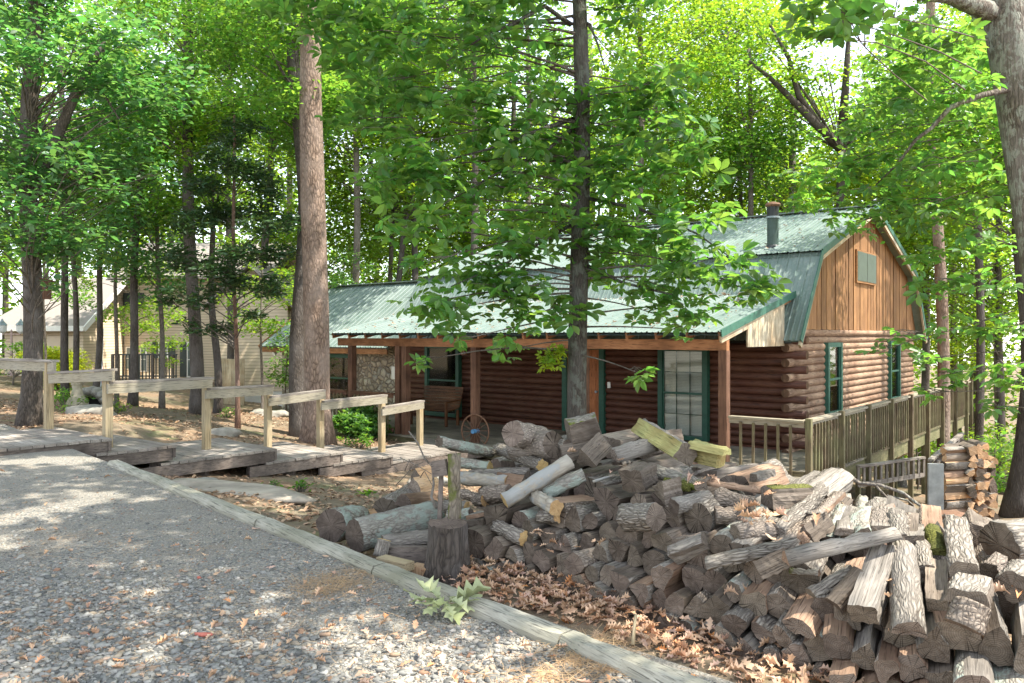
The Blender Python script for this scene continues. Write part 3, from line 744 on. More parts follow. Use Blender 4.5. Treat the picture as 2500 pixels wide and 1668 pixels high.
b = MB(); b.tube([(0, -.10, 0), (0, .09, 0)], [.045, .055], 14); b.build('hub', M_blue, wheel)
lp = empty('porch_lantern', cab(-6.35, -2.9, 2.05), CRZ, 'small wooden lantern hanging under the porch beam', 'lantern')
b = MB(); b.lathe([(.05, -.16), (.085, -.15), (.06, 0), (.02, .03)], (0, 0, 0), 10); b.build('lamp_shade', M_bench, lp); b = MB(); b.tube([(0, 0, .02), (0, 0, .09)], .006, 6); b.build('hook', M_rust, lp)

# ------------------------------------------------------------------ stairs railings that drop from the deck, tucked below it
def stair_rail(name, a, c, hgt, label, n=12):
    a, c = Vector(a), Vector(c); root = empty(name, a, 0, label, 'railing', 'stair railings under the deck'); d = c-a
    b = MB(); b.beam((0, 0, hgt), d+Vector((0, 0, hgt)), .09, .04); b.build('top_rail', M_deckold, root)
    b = MB(); b.beam((0, 0, .1), d+Vector((0, 0, .1)), .04, .08); b.build('bottom_rail', M_deckold, root)
    for i in range(n+1):
        q = d*(i/n); b = MB(); b.beam(q+Vector((0, 0, .08)), q+Vector((0, 0, hgt)), .05, .04, up=(1, 0, 0)); b.build('baluster', M_deckold, root)
    return root
stair_rail('stair_railing', P(2095, 1198, 14.6), P(2255, 1172, 15.6), .44, 'low pale railing with balusters sloping below the deck, beside the grey plank')
stair_rail('stair_railing', P(2272, 1160, 13.6), P(2348, 1090, 15.6), .25, 'sunlit slanting railing rising behind the plank and the split wood stack', 8)

# ------------------------------------------------------------------ stepped boardwalk and handrail
VPR = lambda p, L: Vector((p.x+.629*L, p.y+.777*L, p.z))
near = [(P(274, 1070, 10.84), .62), (P(431, 1087, 11.54), .9), (P(677, 1095.6, 12.87), 1.71), (P(838, 1103, 13.9), 1.33), (P(960, 1111, 14.8), 1.16), (P(1097, 1105, 16.0), 1.75)]
far_uv = [(128, 1041), (270, 1060), (513, 1064), (668, 1073), (785, 1082), (958, 1085)]
lab = ['topmost boardwalk platform, sun patched, its corner sunk in the gravel', 'short boardwalk platform one step below the topmost one', 'longest grey boardwalk platform beside the flat rock', 'boardwalk platform stepping down just below the longest one', 'boardwalk platform next to the last, in front of the big pine', 'pale lowest boardwalk platform meeting the porch floor']
DG = Vector((.629, .777, 0)); ends = []
for i, (c, L) in enumerate(near):
    z = c.z; fu = G(*far_uv[i], z); 
    c2 = Vector((c.x, c.y, 0)); f2 = Vector((fu.x, fu.y, 0)); w = (f2-c2)
    if w.length > 2.0: w *= 2.0/w.length
    back = L+.22 if i else 2.4
    if i == 5: c2 = c2+DG*1.5; back += 1.5
    root = empty('boardwalk_platform', (c2.x, c2.y, z), 0, lab[i], 'platform', 'stepped boardwalk platforms')
    b = MB(); n = max(5, round(back/.142)); 
    for k in range(n):                                        # boards run across; end edge at this platform's lower side
        a = -DG*(k*back/n+.004); e = -DG*((k+1)*back/n-.006); j = R.uniform(-.012, .012); sg = R.uniform(-.004, .004); wv = w.normalized()*j
        q = [a-wv, e-wv, e+w+wv, a+w-wv]
        b.add([p+Vector((0, 0, sg)) for p in q]+[p+Vector((0, 0, sg-.036)) for p in q], [(0, 1, 2, 3), (7, 6, 5, 4), (0, 4, 5, 1), (1, 5, 6, 2), (2, 6, 7, 3), (3, 7, 4, 0)])
    b.build('deck_boards', M_deckold, root)
    b = MB(); ins = w.normalized()*.035; a, e = -DG*.05+ins, -DG*(back+(.28 if i else 0))+ins
    b.beam(a+Vector((0, 0, -.125)), e+Vector((0, 0, -.125)), .04, .17); b.build('fascia', M_deckside, root)
    b = MB(); b.beam(-DG*.03+Vector((0, 0, -.105)), -DG*.03+w+Vector((0, 0, -.105)), .04, .135); b.build('riser_board', M_deckside, root)
    b = MB(); b.beam(a+w*.93+Vector((0, 0, -.125)), e+w*.93+Vector((0, 0, -.125)), .04, .17); b.build('back_fascia', M_deckside, root)
    for t in (.18, .62):
        q = -DG*(back*t)+w*.10; g = gz(c2.x+q.x, c2.y+q.y)-z; b = MB(); b.beam(q+Vector((0, 0, min(g-.1, -.2))), q+Vector((0, 0, -.12)), .14, .14, up=(1, 0, 0)); b.build('support_block', M_deckside, root)
hr = empty('handrail', G(128, 1041, .9), 0, 'stepped wooden handrail on square yellowish posts along the boardwalk', 'handrail')
hb = hr.location.copy()
posts = [(119, 885, 1039, 1.0, 48), (263, 905, 1062, .93, 41), (504, 921, 1066, .72, 35), (654, 942, 1076, .46, 34), (782, 953, 1085, .30, 32), (932, 966, 1088, .12, 31), (1025, 978, 1089, -.02, 31)]
tops = []
for u, vt, vb, z, wp in posts:
    p = G(u, vb, z); w = .105; Yd = p.y; zt = H-(vt-HZ)/F*Yd
    g = gz(p.x, p.y); b = MB(); b.box((-w/2, -w/2, g-.4-hb.z), (w/2, w/2, zt-hb.z), mtx=Matrix.Translation((p.x-hb.x, p.y-hb.y, 0)) @ Matrix.Rotation(CRZ, 4, 'Z'))
    b.build('post', M_railpost, hr); tops.append(Vector((p.x, p.y, zt)))
# each rail runs level-ish from the step below it up to the post on its upper end
rv = [((-60, 877), (134, 884)), ((121, 913), (277, 905)), ((262, 937), (517, 925)), ((502, 952), (665, 944)), ((656, 972), (794, 955)), ((784, 983), (944, 967)), ((932, 998), (1034, 981))]
Ys = [(12.9, tops[0].y-.13)]+[(tops[i].y-.15, tops[i+1].y-.13) for i in range(6)]
for i, ((ua, va), (ub, vb)) in enumerate(rv):
    a = P(ua, va, Ys[i][0]); c = P(ub, vb, Ys[i][1]); b = MB(); nrm = Vector((0, 0, 1))
    b.beam(a-hb+Vector((0, 0, -.075)), c-hb+Vector((0, 0, -.075)), .042, .135); r_ = b.build('rail', M_railtop, hr)
    d = (c-a).normalized(); b = MB(); b.beam(a-hb+d*.05+Vector((-.03, .05, .012)), c-hb+Vector((-.03, .05, .012)), .145, .034); b.build('cap', M_deckold, r_)

# ------------------------------------------------------------------ landscape timbers, rocks, garden ornaments
def EG(u, v): return G(u, v, .86)
tim = [((1752, 1688), (1384, 1547), 'weathered landscape timber nearest the camera, below the leaf bank'), ((1380, 1545), (928, 1380), 'long landscape timber edging the gravel in front of the tree stump'),
       ((925, 1378), (640, 1270), 'landscape timber edging the gravel beside the loose bark covered logs'), ((637, 1269), (276, 1134), 'farthest landscape timber edging the gravel, running to the boardwalk')]
for a, c, l in tim:
    a, c = EG(*a), EG(*c); m = (a+c)/2; m.z = drive_z(m.x, m.y); d = c-a; L = d.length
    o = MB(); n = 14; pr = [(-.06, -.08), (.06, -.08), (.064, .028), (.045, .062), (-.045, .066), (-.062, .03)]
    vs = []; 
    for i in range(n+1):
        x = -L/2+L*i/n; wv = .006*math.sin(i*1.3); vs += [(x, y+wv+R.uniform(-.003, .003), z+R.uniform(-.004, .003)) for y, z in pr]
    k6 = len(pr); o.add(vs, [tuple(range(k6)), tuple(range((n+1)*k6-1, n*k6-1, -1))]+[(i*k6+(j+1) % k6, i*k6+j, (i+1)*k6+j, (i+1)*k6+(j+1) % k6) for i in range(n) for j in range(k6)])
    t = o.build('landscape_timber', M_timber, None, False, m); t.rotation_euler = (0, -math.asin(max(-1, min(1, (drive_z(c.x, c.y)-drive_z(a.x, a.y))/L))), math.atan2(d.y, d.x))
    tag(t, l, 'edging timber', 'timbers edging the driveway')
def rock(name, c, sx, sy, sz, label, mat=M_stonegrey, rz=0., seed=0, group=None, sub=3, rough=.18):
    rr = random.Random(seed); bm = bmesh.new(); bmesh.ops.create_icosphere(bm, subdivisions=sub, radius=1)
    ph = [rr.uniform(0, 6) for _ in range(6)]
    for v in bm.verts:
        p = v.co; k = 1+rough*(math.sin(3*p.x+ph[0])*math.cos(2.6*p.y+ph[1])+.6*math.sin(5*p.z+4*p.x+ph[2])+.4*math.sin(9*p.y+ph[3])*math.sin(8*p.x+ph[4]))
        v.co = Vector((p.x*sx*k, p.y*sy*k, max(-.6, min(.75, p.z))*sz*k))
    me = bpy.data.meshes.new(name); bm.to_mesh(me); bm.free(); me.materials.append(mat)
    for p in me.polygons: p.use_smooth = True
    o = bpy.data.objects.new(name, me); o.location = c; o.rotation_euler = (0, 0, rz); link(o); return tag(o, label, 'rock', group)
c = G(575, 1198, .55); rock('flat_rock', (c.x, c.y, gz(c.x, c.y)+.0), 1.0, .36, .09, 'long flat pale slab of rock in the dirt beyond the gravel edge', M_rock, -.55, 3)
for i, (u, v, z, sx, l) in enumerate([(545, 1066, .35, .42, 'mossy grey boulder behind the longest boardwalk platform'), (500, 1172, .42, .25, 'small flat stone half buried beyond the flat slab'), (640, 1005, .1, .5, 'grey field stone lying near the stone wing corner'), (668, 1027, .05, .45, 'rounded stone in front of the dark leaning trunks'), (225, 1018, .6, .55, 'pale flat stone under the stone arch and pedestal'), (1050, 1152, -.1, .4, 'mossy slab of stone behind the dead twigs')]):
    c = G(u, v, z); rock('boulder', (c.x, c.y, gz(c.x, c.y)+.02), sx, sx*.7, sx*.35, l, M_stonegrey, R.uniform(0, 3), 20+i, 'field stones in the yard')
a0 = G(210, 1004, .60); ab = Vector((a0.x, a0.y+.25, gz(a0.x, a0.y+.25)))
st = empty('stone_arch', ab, .05, 'low mortared stone arch with a dark opening in the yard', 'arch')
for k in range(9):
    t = math.pi*(k+.5)/9; bm = bmesh.new(); bmesh.ops.create_icosphere(bm, subdivisions=2, radius=.125)
    for v in bm.verts: v.co = Vector((v.co.x*R.uniform(.9, 1.1), v.co.y*2.0, v.co.z*R.uniform(.9, 1.1)))
    me = bpy.data.meshes.new('arch_stone'); bm.to_mesh(me); bm.free(); me.materials.append(M_stonegrey); o = link(bpy.data.objects.new('arch_stone', me), st); o.location = (.37*math.cos(t), 0, .40*math.sin(t)+.04); o.rotation_euler = (0, -t, 0)
b = MB(); b.prism([(.30*math.cos(math.pi*i/12), .33*math.sin(math.pi*i/12)) for i in range(13)], .10, .24, 0, 'y'); b.build('arch_shade_fill', M_dark, st)  # solid dark slab closing the arch, standing for the shade inside
pc = Vector((a0.x-.03, a0.y-.32, gz(a0.x, a0.y-.3)))
b = MB(); b.lathe([(.17, -.05), (.17, .03), (.21, .06), (.235, .16), (.21, .22), (.13, .36), (.10, .50), (.105, .58), (.13, .60), (.12, .63), (.16, .66), (.165, .73), (.13, .75)], (0, 0, 0), 12)
tag(b.build('pedestal', M_conc, None, False, pc), 'tan cast stone pedestal standing in front of the stone arch', 'pedestal')
# ------------------------------------------------------------------ the neighbour's house behind the trees
nh = empty('tan_house', (-16, 34, .2), 0, 'tan sided house with pale roof and garage doors behind the thin trees', 'house')
def NB(): return MB()
o0 = Vector((-16, 34, .2))
def nbox(b, lo, hi, mi=0): b.box(Vector(lo)-o0, Vector(hi)-o0, mi)
b = NB(); nbox(b, (-21.6, 34, .0), (-18.25, 40, 2.6)); b.add([Vector(p)-o0 for p in ((-18.26, 34, 2.6), (-18.26, 40.2, 2.6), (-18.26, 37.1, 4.7))], [(0, 1, 2)]); b.build('garage_wall', M_siding, nh)
b = NB()
for (ya, za, yb, zb) in ((33.4, 2.58, 37.1, 4.85), (40.8, 2.58, 37.1, 4.85)):
    b.add([Vector(p)-o0 for p in ((-22.2, ya, za), (-17.9, ya, za), (-17.9, yb, zb), (-20.5, yb, zb), (-22.2, ya, za+.14), (-17.9, ya, za+.14), (-17.9, yb, zb+.14), (-20.5, yb, zb+.14))], [(0, 1, 2, 3), (4, 5, 6, 7), (0, 1, 5, 4), (1, 2, 6, 5), (2, 3, 7, 6), (3, 0, 4, 7)])
rf = b.build('garage_roof', M_shingle, nh)
b = NB(); b.beam(Vector((-17.88, 33.4, 2.6))-o0, Vector((-17.88, 37.1, 4.87))-o0, .05, .24); b.beam(Vector((-22.2, 33.38, 2.62))-o0, Vector((-17.9, 33.38, 2.62))-o0, .05, .22); b.build('white_fascia', M_whitetrim, rf)
for x0, x1 in ((-21.2, -20.05), (-19.75, -18.55)):
    b = NB(); nbox(b, (x0, 33.93, .2), (x1, 34.0, 2.3)); gd = b.build('garage_door', plain('cream_garage_door', (.62, .50, .36), .6, .05), nh)
    for q in (.22, .42, .62, .82):
        b = NB(); xx = x0+(x1-x0)*q; b.add([Vector(p)-o0 for p in ((xx-.11, 33.92, 1.45), (xx+.11, 33.92, 1.45), (xx, 33.92, 1.75))], [(0, 1, 2)]); b.build('window', M_dark, gd)
b = NB(); nbox(b, (-18.2, 37.5, .0), (-11.6, 44, 5.0)); b.build('main_wall', M_siding, nh)
b = NB()
for (ya, za, yb, zb) in ((36.9, 4.95, 40.7, 6.9), (44.6, 4.95, 40.7, 6.9)):
    b.add([Vector(p)-o0 for p in ((-18.7, ya, za), (-11.2, ya, za), (-11.2, yb, zb), (-18.7, yb, zb), (-18.7, ya, za+.14), (-11.2, ya, za+.14), (-11.2, yb, zb+.14), (-18.7, yb, zb+.14))], [(0, 1, 2, 3), (4, 5, 6, 7), (0, 1, 5, 4), (1, 2, 6, 5), (2, 3, 7, 6), (3, 0, 4, 7)])
b.build('main_roof', M_shingle, nh)
M_shut = plain('dark_shutter', (.05, .06, .055), .6, .1)
def nwin(u0, u1, v0, v1, Yd, shut=True):
    a, c = P(u0, v1, Yd), P(u1, v0, Yd); b = NB(); w = .06
    nbox(b, (a.x-w, Yd-.05, a.z-w), (c.x+w, Yd-.012, c.z+w)); f = b.build('window', M_whitetrim, nh)
    b = NB(); nbox(b, (a.x, Yd-.07, a.z), (c.x, Yd-.052, (a.z+c.z)/2-.02)); nbox(b, (a.x, Yd-.07, (a.z+c.z)/2+.02), (c.x, Yd-.052, c.z)); b.build('pane', plain('dim_glass', (.12, .14, .13), .1, .1), f)
    if shut:
        for x0 in (a.x-w-.32, c.x+w+.02):
            b = NB(); nbox(b, (x0, Yd-.05, a.z-.05), (x0+.3, Yd-.011, c.z+.05)); b.build('shutter', M_shut, nh)
nwin(390, 408, 838, 872, 37.45); nwin(322, 332, 718, 750, 37.45); nwin(460, 470, 838, 918, 37.45); nwin(311, 319, 850, 900, 37.45, False); nwin(346, 356, 850, 905, 37.45, False)
nh2 = empty('sided_gable_wing', (-10, 30.6, -.3), 0, 'tall tan sided gable building with white skirting just beyond the stone wing', 'house')
o0 = Vector((-10, 30.6, -.3))
b = NB(); nbox(b, (-11.4, 30.6, .2), (-8.6, 36, 3.6)); b.prism([(-11.4+10, 3.9), (-8.6+10, 3.9), (-10+10, 5.2)], 0, 5.4, 0, 'y'); b.build('wall', M_siding, nh2)
b = NB(); nbox(b, (-11.38, 30.63, -.9), (-8.62, 36, .2)); b.build('skirting', M_whitetrim, nh2)
b = NB()
for s in (-1, 1): b.beam((s*1.75, 2.6, 3.65), (0, 2.6, 5.35), 6.0, .12, up=(0, 1, 0)) if False else b.add([(s*1.75, -.3, 3.6), (0, -.3, 5.3), (0, 5.6, 5.3), (s*1.75, 5.6, 3.6), (s*1.75, -.3, 3.74), (0, -.3, 5.44), (0, 5.6, 5.44), (s*1.75, 5.6, 3.74)], [(0, 1, 2, 3), (4, 5, 6, 7), (0, 1, 5, 4), (1, 2, 6, 5), (2, 3, 7, 6), (3, 0, 4, 7)])
b.build('roof', M_shingle, nh2)
fg = empty('board_gate', P(568, 1000, 29.4), 0, 'brown vertical board gate beside the tan gable wall', 'gate')
b = MB(); x = -.42
while x < .38: b.box((x, -.02, -.6), (x+.09, .015, 1.85+R.uniform(-.02, .02))); x += .096
b.build('boards', M_endpanel, fg); b = MB(); b.beam((-.42, .04, .1), (.4, .04, .1), .04, .09); b.beam((-.42, .04, 1.5), (.4, .04, 1.5), .04, .09); b.build('rail', M_porchpost, fg)
pf = empty('porch_fence', P(275, 930, 33.5), 0, 'dark picket railing in front of the neighbour porch', 'railing')
b = MB(); b.beam((0, 0, 1.1), (2.7, 0, 1.1), .08, .06); b.beam((0, 0, .2), (2.7, 0, .2), .05, .06); b.build('rail', M_shut, pf)
for i in range(20):
    b = MB(); w = .1 if i % 6 == 0 else .04; b.box((i*.14-w/2, -w/2, -.1), (i*.14+w/2, w/2, 1.12)); b.build('picket', M_shut if i % 6 else M_deckside, pf)
fl = empty('flag', P(244, 968, 27), 0, 'american flag hanging limp on a pole before the tan siding', 'flag')
pole = MB(); pole.tube([(.0, 0, -.4), (.12, 0, 2.3)], .018, 8); pole.build('pole', M_galv, fl)
def m_flag():
    n = N('stars_and_stripes'); tc = n.n('TexCoord'); uv = n.n('SeparateXYZ', Vector=tc.outputs['UV'])
    s = n.math('LESS_THAN', n.math('FRACT', n.math('MULTIPLY', uv.outputs[0], 6.5)), .5)
    col = n.mix(s, (.74, .70, .66), (.52, .09, .09))
    can = n.math('MULTIPLY', n.math('LESS_THAN', uv.outputs[0], .54), n.math('GREATER_THAN', uv.outputs[1], .58))
    sx = n.math('PINGPONG', n.math('MULTIPLY', uv.outputs[0], 18.), .5); sy = n.math('PINGPONG', n.math('MULTIPLY', uv.outputs[1], 26.), .5)
    star = n.math('GREATER_THAN', n.math('MULTIPLY', sx, sy), .10)
    blue = n.mix(star, (.04, .06, .17), (.7, .7, .7))
    return n.done(n.mix(can, col, blue), .8)
me = bpy.data.meshes.new('cloth'); vs, fs, uvs = [], [], []
for i in range(13):
    for j in range(17):
        a, q = i/12, j/16                                     # a across the folds (stripes run down), q upward
        wdt = .30*(1-q)+.08
        vs.append((-.12+q*.18+(a-.5)*wdt+.03*math.sin(q*7), .05*math.sin(a*14+q*2), .55+q*1.5-.1*a*(1-q))); uvs.append((a, q))
for i in range(12):
    for j in range(16): fs.append((i*17+j, (i+1)*17+j, (i+1)*17+j+1, i*17+j+1))
me.from_pydata(vs, [], fs); ul = me.uv_layers.new()
for l in me.loops: ul.data[l.index].uv = uvs[l.vertex_index]
me.materials.append(m_flag()); o = link(bpy.data.objects.new('cloth', me), fl)
for p in me.polygons: p.use_smooth = True
lm = P(28, 918, 31); lmp = empty('lamp_post', lm, 0, 'pinkish garden lamp post with two glass lanterns by the dark hedge', 'lamp')
b = MB(); b.lathe([(.13, 0), (.13, .12), (.06, .2), (.05, 1.0), (.06, 1.05), (.04, 1.1), (.04, 1.75), (.02, 1.8)], (0, 0, 0), 12); b.beam((-.36, 0, 1.62), (.36, 0, 1.62), .03, .04); b.build('pole', plain('dull_pink_paint', (.38, .27, .24), .5), lmp)
for x in (-.36, .36):
    b = MB(); b.lathe([(.05, 1.64), (.14, 1.72), (.17, 1.95), (.15, 1.97)], (x, 0, 0), 8); ln = b.build('lantern', plain('frosted_lantern_glass', (.6, .6, .58), .3), lmp); b = MB(); b.lathe([(.19, 1.97), (.16, 2.02), (.05, 2.14), (.02, 2.22)], (x, 0, 0), 8); b.build('lantern_cap', M_galv, ln)
bh = P(113, 705, 13.75); bx = empty('birdhouse', bh, .5, 'plain wooden birdhouse nailed to the thick dark tree', 'birdhouse')
b = MB(); b.box((-.06, -.08, -.18), (.075, .08, .13)); bb = b.build('box', M_porchpost, bx); b = MB(); b.tube([(.0, -.079, .03), (.0, -.086, .03)], .022, 12); b.build('entrance_hole', M_dark, bb)
b = MB(); b.beam((-.1, 0, .17), (.13, 0, .12), .22, .02, up=(0, 0, 1)); b.build('roof', M_porchpost, bx)

# ------------------------------------------------------------------ the firewood pile
BL = [Vector((-.36, 5.55, 0)), Vector((.40, 5.02, 0)), Vector((1.19, 4.02, 0)), Vector((1.80, 3.32, 0)), Vector((2.7, 2.72, 0)), Vector((3.5, 2.35, 0))]
BL = [q+Vector((-.055, -.065, 0)) for q in BL]
BS = [0.0]
for a, c in zip(BL, BL[1:]): BS.append(BS[-1]+(c-a).length)
def base_at(s):
    if s < 0: t = (BL[1]-BL[0]).normalized(); return BL[0]+t*s, t
    s = max(0, min(BS[-1]-1e-4, s))
    for i in range(len(BL)-1):
        if BS[i] <= s <= BS[i+1]: return BL[i].lerp(BL[i+1], (s-BS[i])/(BS[i+1]-BS[i])), (BL[i+1]-BL[i]).normalized()
def lerpt(tab, s):
    for (a, x), (c, y) in zip(tab, tab[1:]):
        if s <= c: return x+(y-x)*max(0, (s-a))/(c-a)
    return tab[-1][1]
HF = [(0, .24), (.45, .32), (.8, .46), (1.25, .60), (1.8, .50), (2.5, .40), (3.3, .38), (4.4, .36)]      # height of the front face along the pile
HT = [(-.3, .40), (0, .50), (.35, .60), (.75, .32), (1.25, .14), (1.8, .18), (2.5, .18), (3.3, .15), (4.4, .10)]      # further rise towards the crest behind
def axis_at(s): a = lerpt([(0, 53), (.7, 46), (1.5, 45), (2.2, 54), (3.0, 64), (4.4, 70)], s); a = math.radians(a); return Vector((math.cos(a), math.sin(a), 0))
_SS = np.linspace(-.8, BS[-1], 190); _SP = np.array([base_at(float(s))[0][:2] for s in _SS]); _SA = np.array([axis_at(float(s))[:2] for s in _SS])
def pile_sd(x, y):
    d = np.array([x, y])-_SP; along = d[:, 0]*_SA[:, 0]+d[:, 1]*_SA[:, 1]; lat = np.abs(d[:, 0]*_SA[:, 1]-d[:, 1]*_SA[:, 0])
    i = int(np.argmin(lat)); return float(_SS[i]), float(along[i]), float(lat[i])
PB = .76
def pile_z(x, y):
    s, d, lat = pile_sd(x, y); g = gz(x, y)
    if lat > .25 or d < 0 or d > 2.4: return g
    hf, ht = lerpt(HF, s), lerpt(HT, s)
    h = hf*min(1, (d+.02)/.22) if d < .22 else hf+ht*min(1, (d-.22)/.95)
    if d > 1.5: h *= max(0, 1-(d-1.5)/.9)
    return max(g, PB-.05*max(0, d-.8)+h)
def clip(poly, p, q):                                          # keep the side of the bisector nearer p
    mx, my = (p[0]+q[0])/2, (p[1]+q[1])/2; nx_, ny_ = q[0]-p[0], q[1]-p[1]; out = []
    for i in range(len(poly)):
        a, c = poly[i], poly[(i+1) % len(poly)]
        da = (a[0]-mx)*nx_+(a[1]-my)*ny_; dc = (c[0]-mx)*nx_+(c[1]-my)*ny_
        if da <= 0: out.append(a)
        if (da < 0) != (dc < 0):
            t = da/(da-dc); out.append((a[0]+(c[0]-a[0])*t, a[1]+(c[1]-a[1])*t))
    return out
def area(p): return .5*sum(p[i-1][0]*p[i][1]-p[i][0]*p[i-1][1] for i in range(len(p)))
def centroid(p): return (sum(q[0] for q in p)/len(p), sum(q[1] for q in p)/len(p))
def shrink(p, g):
    c = centroid(p); out = []
    for x, y in p:
        d = math.hypot(x-c[0], y-c[1]); k = max(.3, 1-g/max(d, 1e-3)); out.append((c[0]+(x-c[0])*k, c[1]+(y-c[1])*k))
    return out
def log_mesh(name, poly, L, barks, taper=1.0, rough=.004, ns=7, mats=None, bend=0.0, arc=.16, skew=0.0, seed=None):
    """poly: cross-section; barks: set of polygon edges that carry bark (bulged); local z is the log's axis"""
    rr = R; pts, eb = [], []
    n = len(poly)
    for i in range(n):
        a, c = poly[i], poly[(i+1) % n]; e = math.hypot(c[0]-a[0], c[1]-a[1]); k = max(1, int(e/.022)); nx_, ny_ = (c[1]-a[1])/max(e, 1e-6), -(c[0]-a[0])/max(e, 1e-6)
        for j in range(k):
            t = j/k; o = (arc*e*4*t*(1-t) if i in barks else 0)
            pts.append((a[0]+(c[0]-a[0])*t+nx_*o, a[1]+(c[1]-a[1])*t+ny_*o)); eb.append(i in barks)
    K = len(pts); b = MB(); vs = []
    tw = rr.uniform(-.12, .12)
    wob = [rr.uniform(-1, 1)*rough for _ in range(K)]
    cut = [rr.uniform(-.09, .09), rr.uniform(-.09, .09)]
    for i in range(ns+1):
        t = i/ns; k = 1+(taper-1)*t; sw = math.sin(tw*t), math.cos(tw*t); bx_ = bend*math.sin(math.pi*t)
        for j, (x, y) in enumerate(pts):
            q = rr.uniform(-1, 1)*rough*(1.3 if eb[j] else .6)+wob[j]; d = math.hypot(x, y)+1e-6
            x2, y2 = x*k*(1+q/d), y*k*(1+q/d)
            z = t*L+((x*cut[0]+y*cut[1])*(1 if i == 0 else -1) if i in (0, ns) else 0)
            vs.append((x2*sw[1]-y2*sw[0]+bx_, x2*sw[0]+y2*sw[1]+skew*t, z))
    b.add(vs, [])
    for i in range(ns):
        for j in range(K):
            j2 = (j+1) % K; b.f.append((i*K+j, i*K+j2, (i+1)*K+j2, (i+1)*K+j)); b.m.append(2 if eb[j] else 1)
    for base, rev, t in ((0, True, 0), (ns*K, False, 1)):       # end caps with an inner ring
        cx = sum(vs[base+j][0] for j in range(K))/K; cy = sum(vs[base+j][1] for j in range(K))/K
        st_ = len(b.v); cz = vs[base][2]*0+t*L
        for j in range(K):
            p = vs[base+j]; b.v.append(((p[0]+cx)/2, (p[1]+cy)/2, (p[2]+cz)/2+rr.uniform(-.003, .003)))
        b.v.append((cx, cy, cz)); ci = len(b.v)-1
        for j in range(K):
            j2 = (j+1) % K; q = (base+j, base+j2, st_+j2, st_+j); tr = (st_+j, st_+j2, ci)
            b.f += [q[::-1], tr[::-1]] if rev else [q, tr]; b.m += [0, 0]
    return b, mats
def setlog(b, name, mats, pos, axis, up=Vector((0, 0, 1)), label=None, cat='firewood', group=None, roll=0.0):
    a = axis.normalized(); x = up.cross(a).normalized(); y = a.cross(x)
    me_o = b.build(name, mats); 
    for p in me_o.data.polygons: p.use_smooth = p.material_index == 2
    M_ = Matrix((x, y, a)).transposed().to_4x4() @ Matrix.Rotation(roll, 4, 'Z'); M_.translation = pos
    me_o.matrix_world = M_
    return tag(me_o, label, cat, group)
_ON = ['first', 'second', 'third', 'fourth', 'fifth', 'sixth', 'seventh', 'eighth', 'ninth']
ORD = _ON+['tenth', 'eleventh', 'twelfth', 'thirteenth', 'fourteenth', 'fifteenth', 'sixteenth', 'seventeenth', 'eighteenth', 'nineteenth']
for _t in ('twent', 'thirt', 'fort', 'fift', 'sixt'): ORD += [_t+'ieth']+[_t+'y-'+q for q in _ON]
ROWN = ['bottom row', 'second row up', 'third row up', 'fourth row up', 'fifth row up', 'sixth row up', 'top row']
PG = 'firewood in the long split log pile'
PIE = [(-.75, -.75), (1.0, -.7), (.85, .1), (.45, .7), (-.1, .95), (-.65, .95)]
WEDGE = [(-.9, -.55), (.95, -.6), (.75, .1), (.05, .95), (-.7, .25)]
TRI = [(-1, -.6), (1, -.5), (.1, .95)]
QUAD = [(-.9, -.7), (.85, -.75), (.95, .6), (-.8, .75)]
HALF = [(-1, -.35), (1, -.35), (.72, .3), (.28, .62), (-.28, .62), (-.72, .3)]
SLAB = [(-1.2, -.4), (1.2, -.4), (1.0, .35), (-1.05, .4)]
def clip_in(poly, cell):                                       # polygon inside a convex counter-clockwise cell
    for i in range(len(cell)):
        a, c = cell[i], cell[(i+1) % len(cell)]; out = []
        sd = lambda p: (c[0]-a[0])*(p[1]-a[1])-(c[1]-a[1])*(p[0]-a[0])
        for j in range(len(poly)):
            p, q = poly[j], poly[(j+1) % len(poly)]; dp, dq = sd(p), sd(q)
            if dp >= 0: out.append(p)
            if (dp < 0) != (dq < 0): t = dp/(dp-dq); out.append((p[0]+(q[0]-p[0])*t, p[1]+(q[1]-p[1])*t))
        poly = out
        if len(poly) < 3: break
    keep = []
    for p in poly:
        if not keep or math.hypot(p[0]-keep[-1][0], p[1]-keep[-1][1]) > .008: keep.append(p)
    return keep
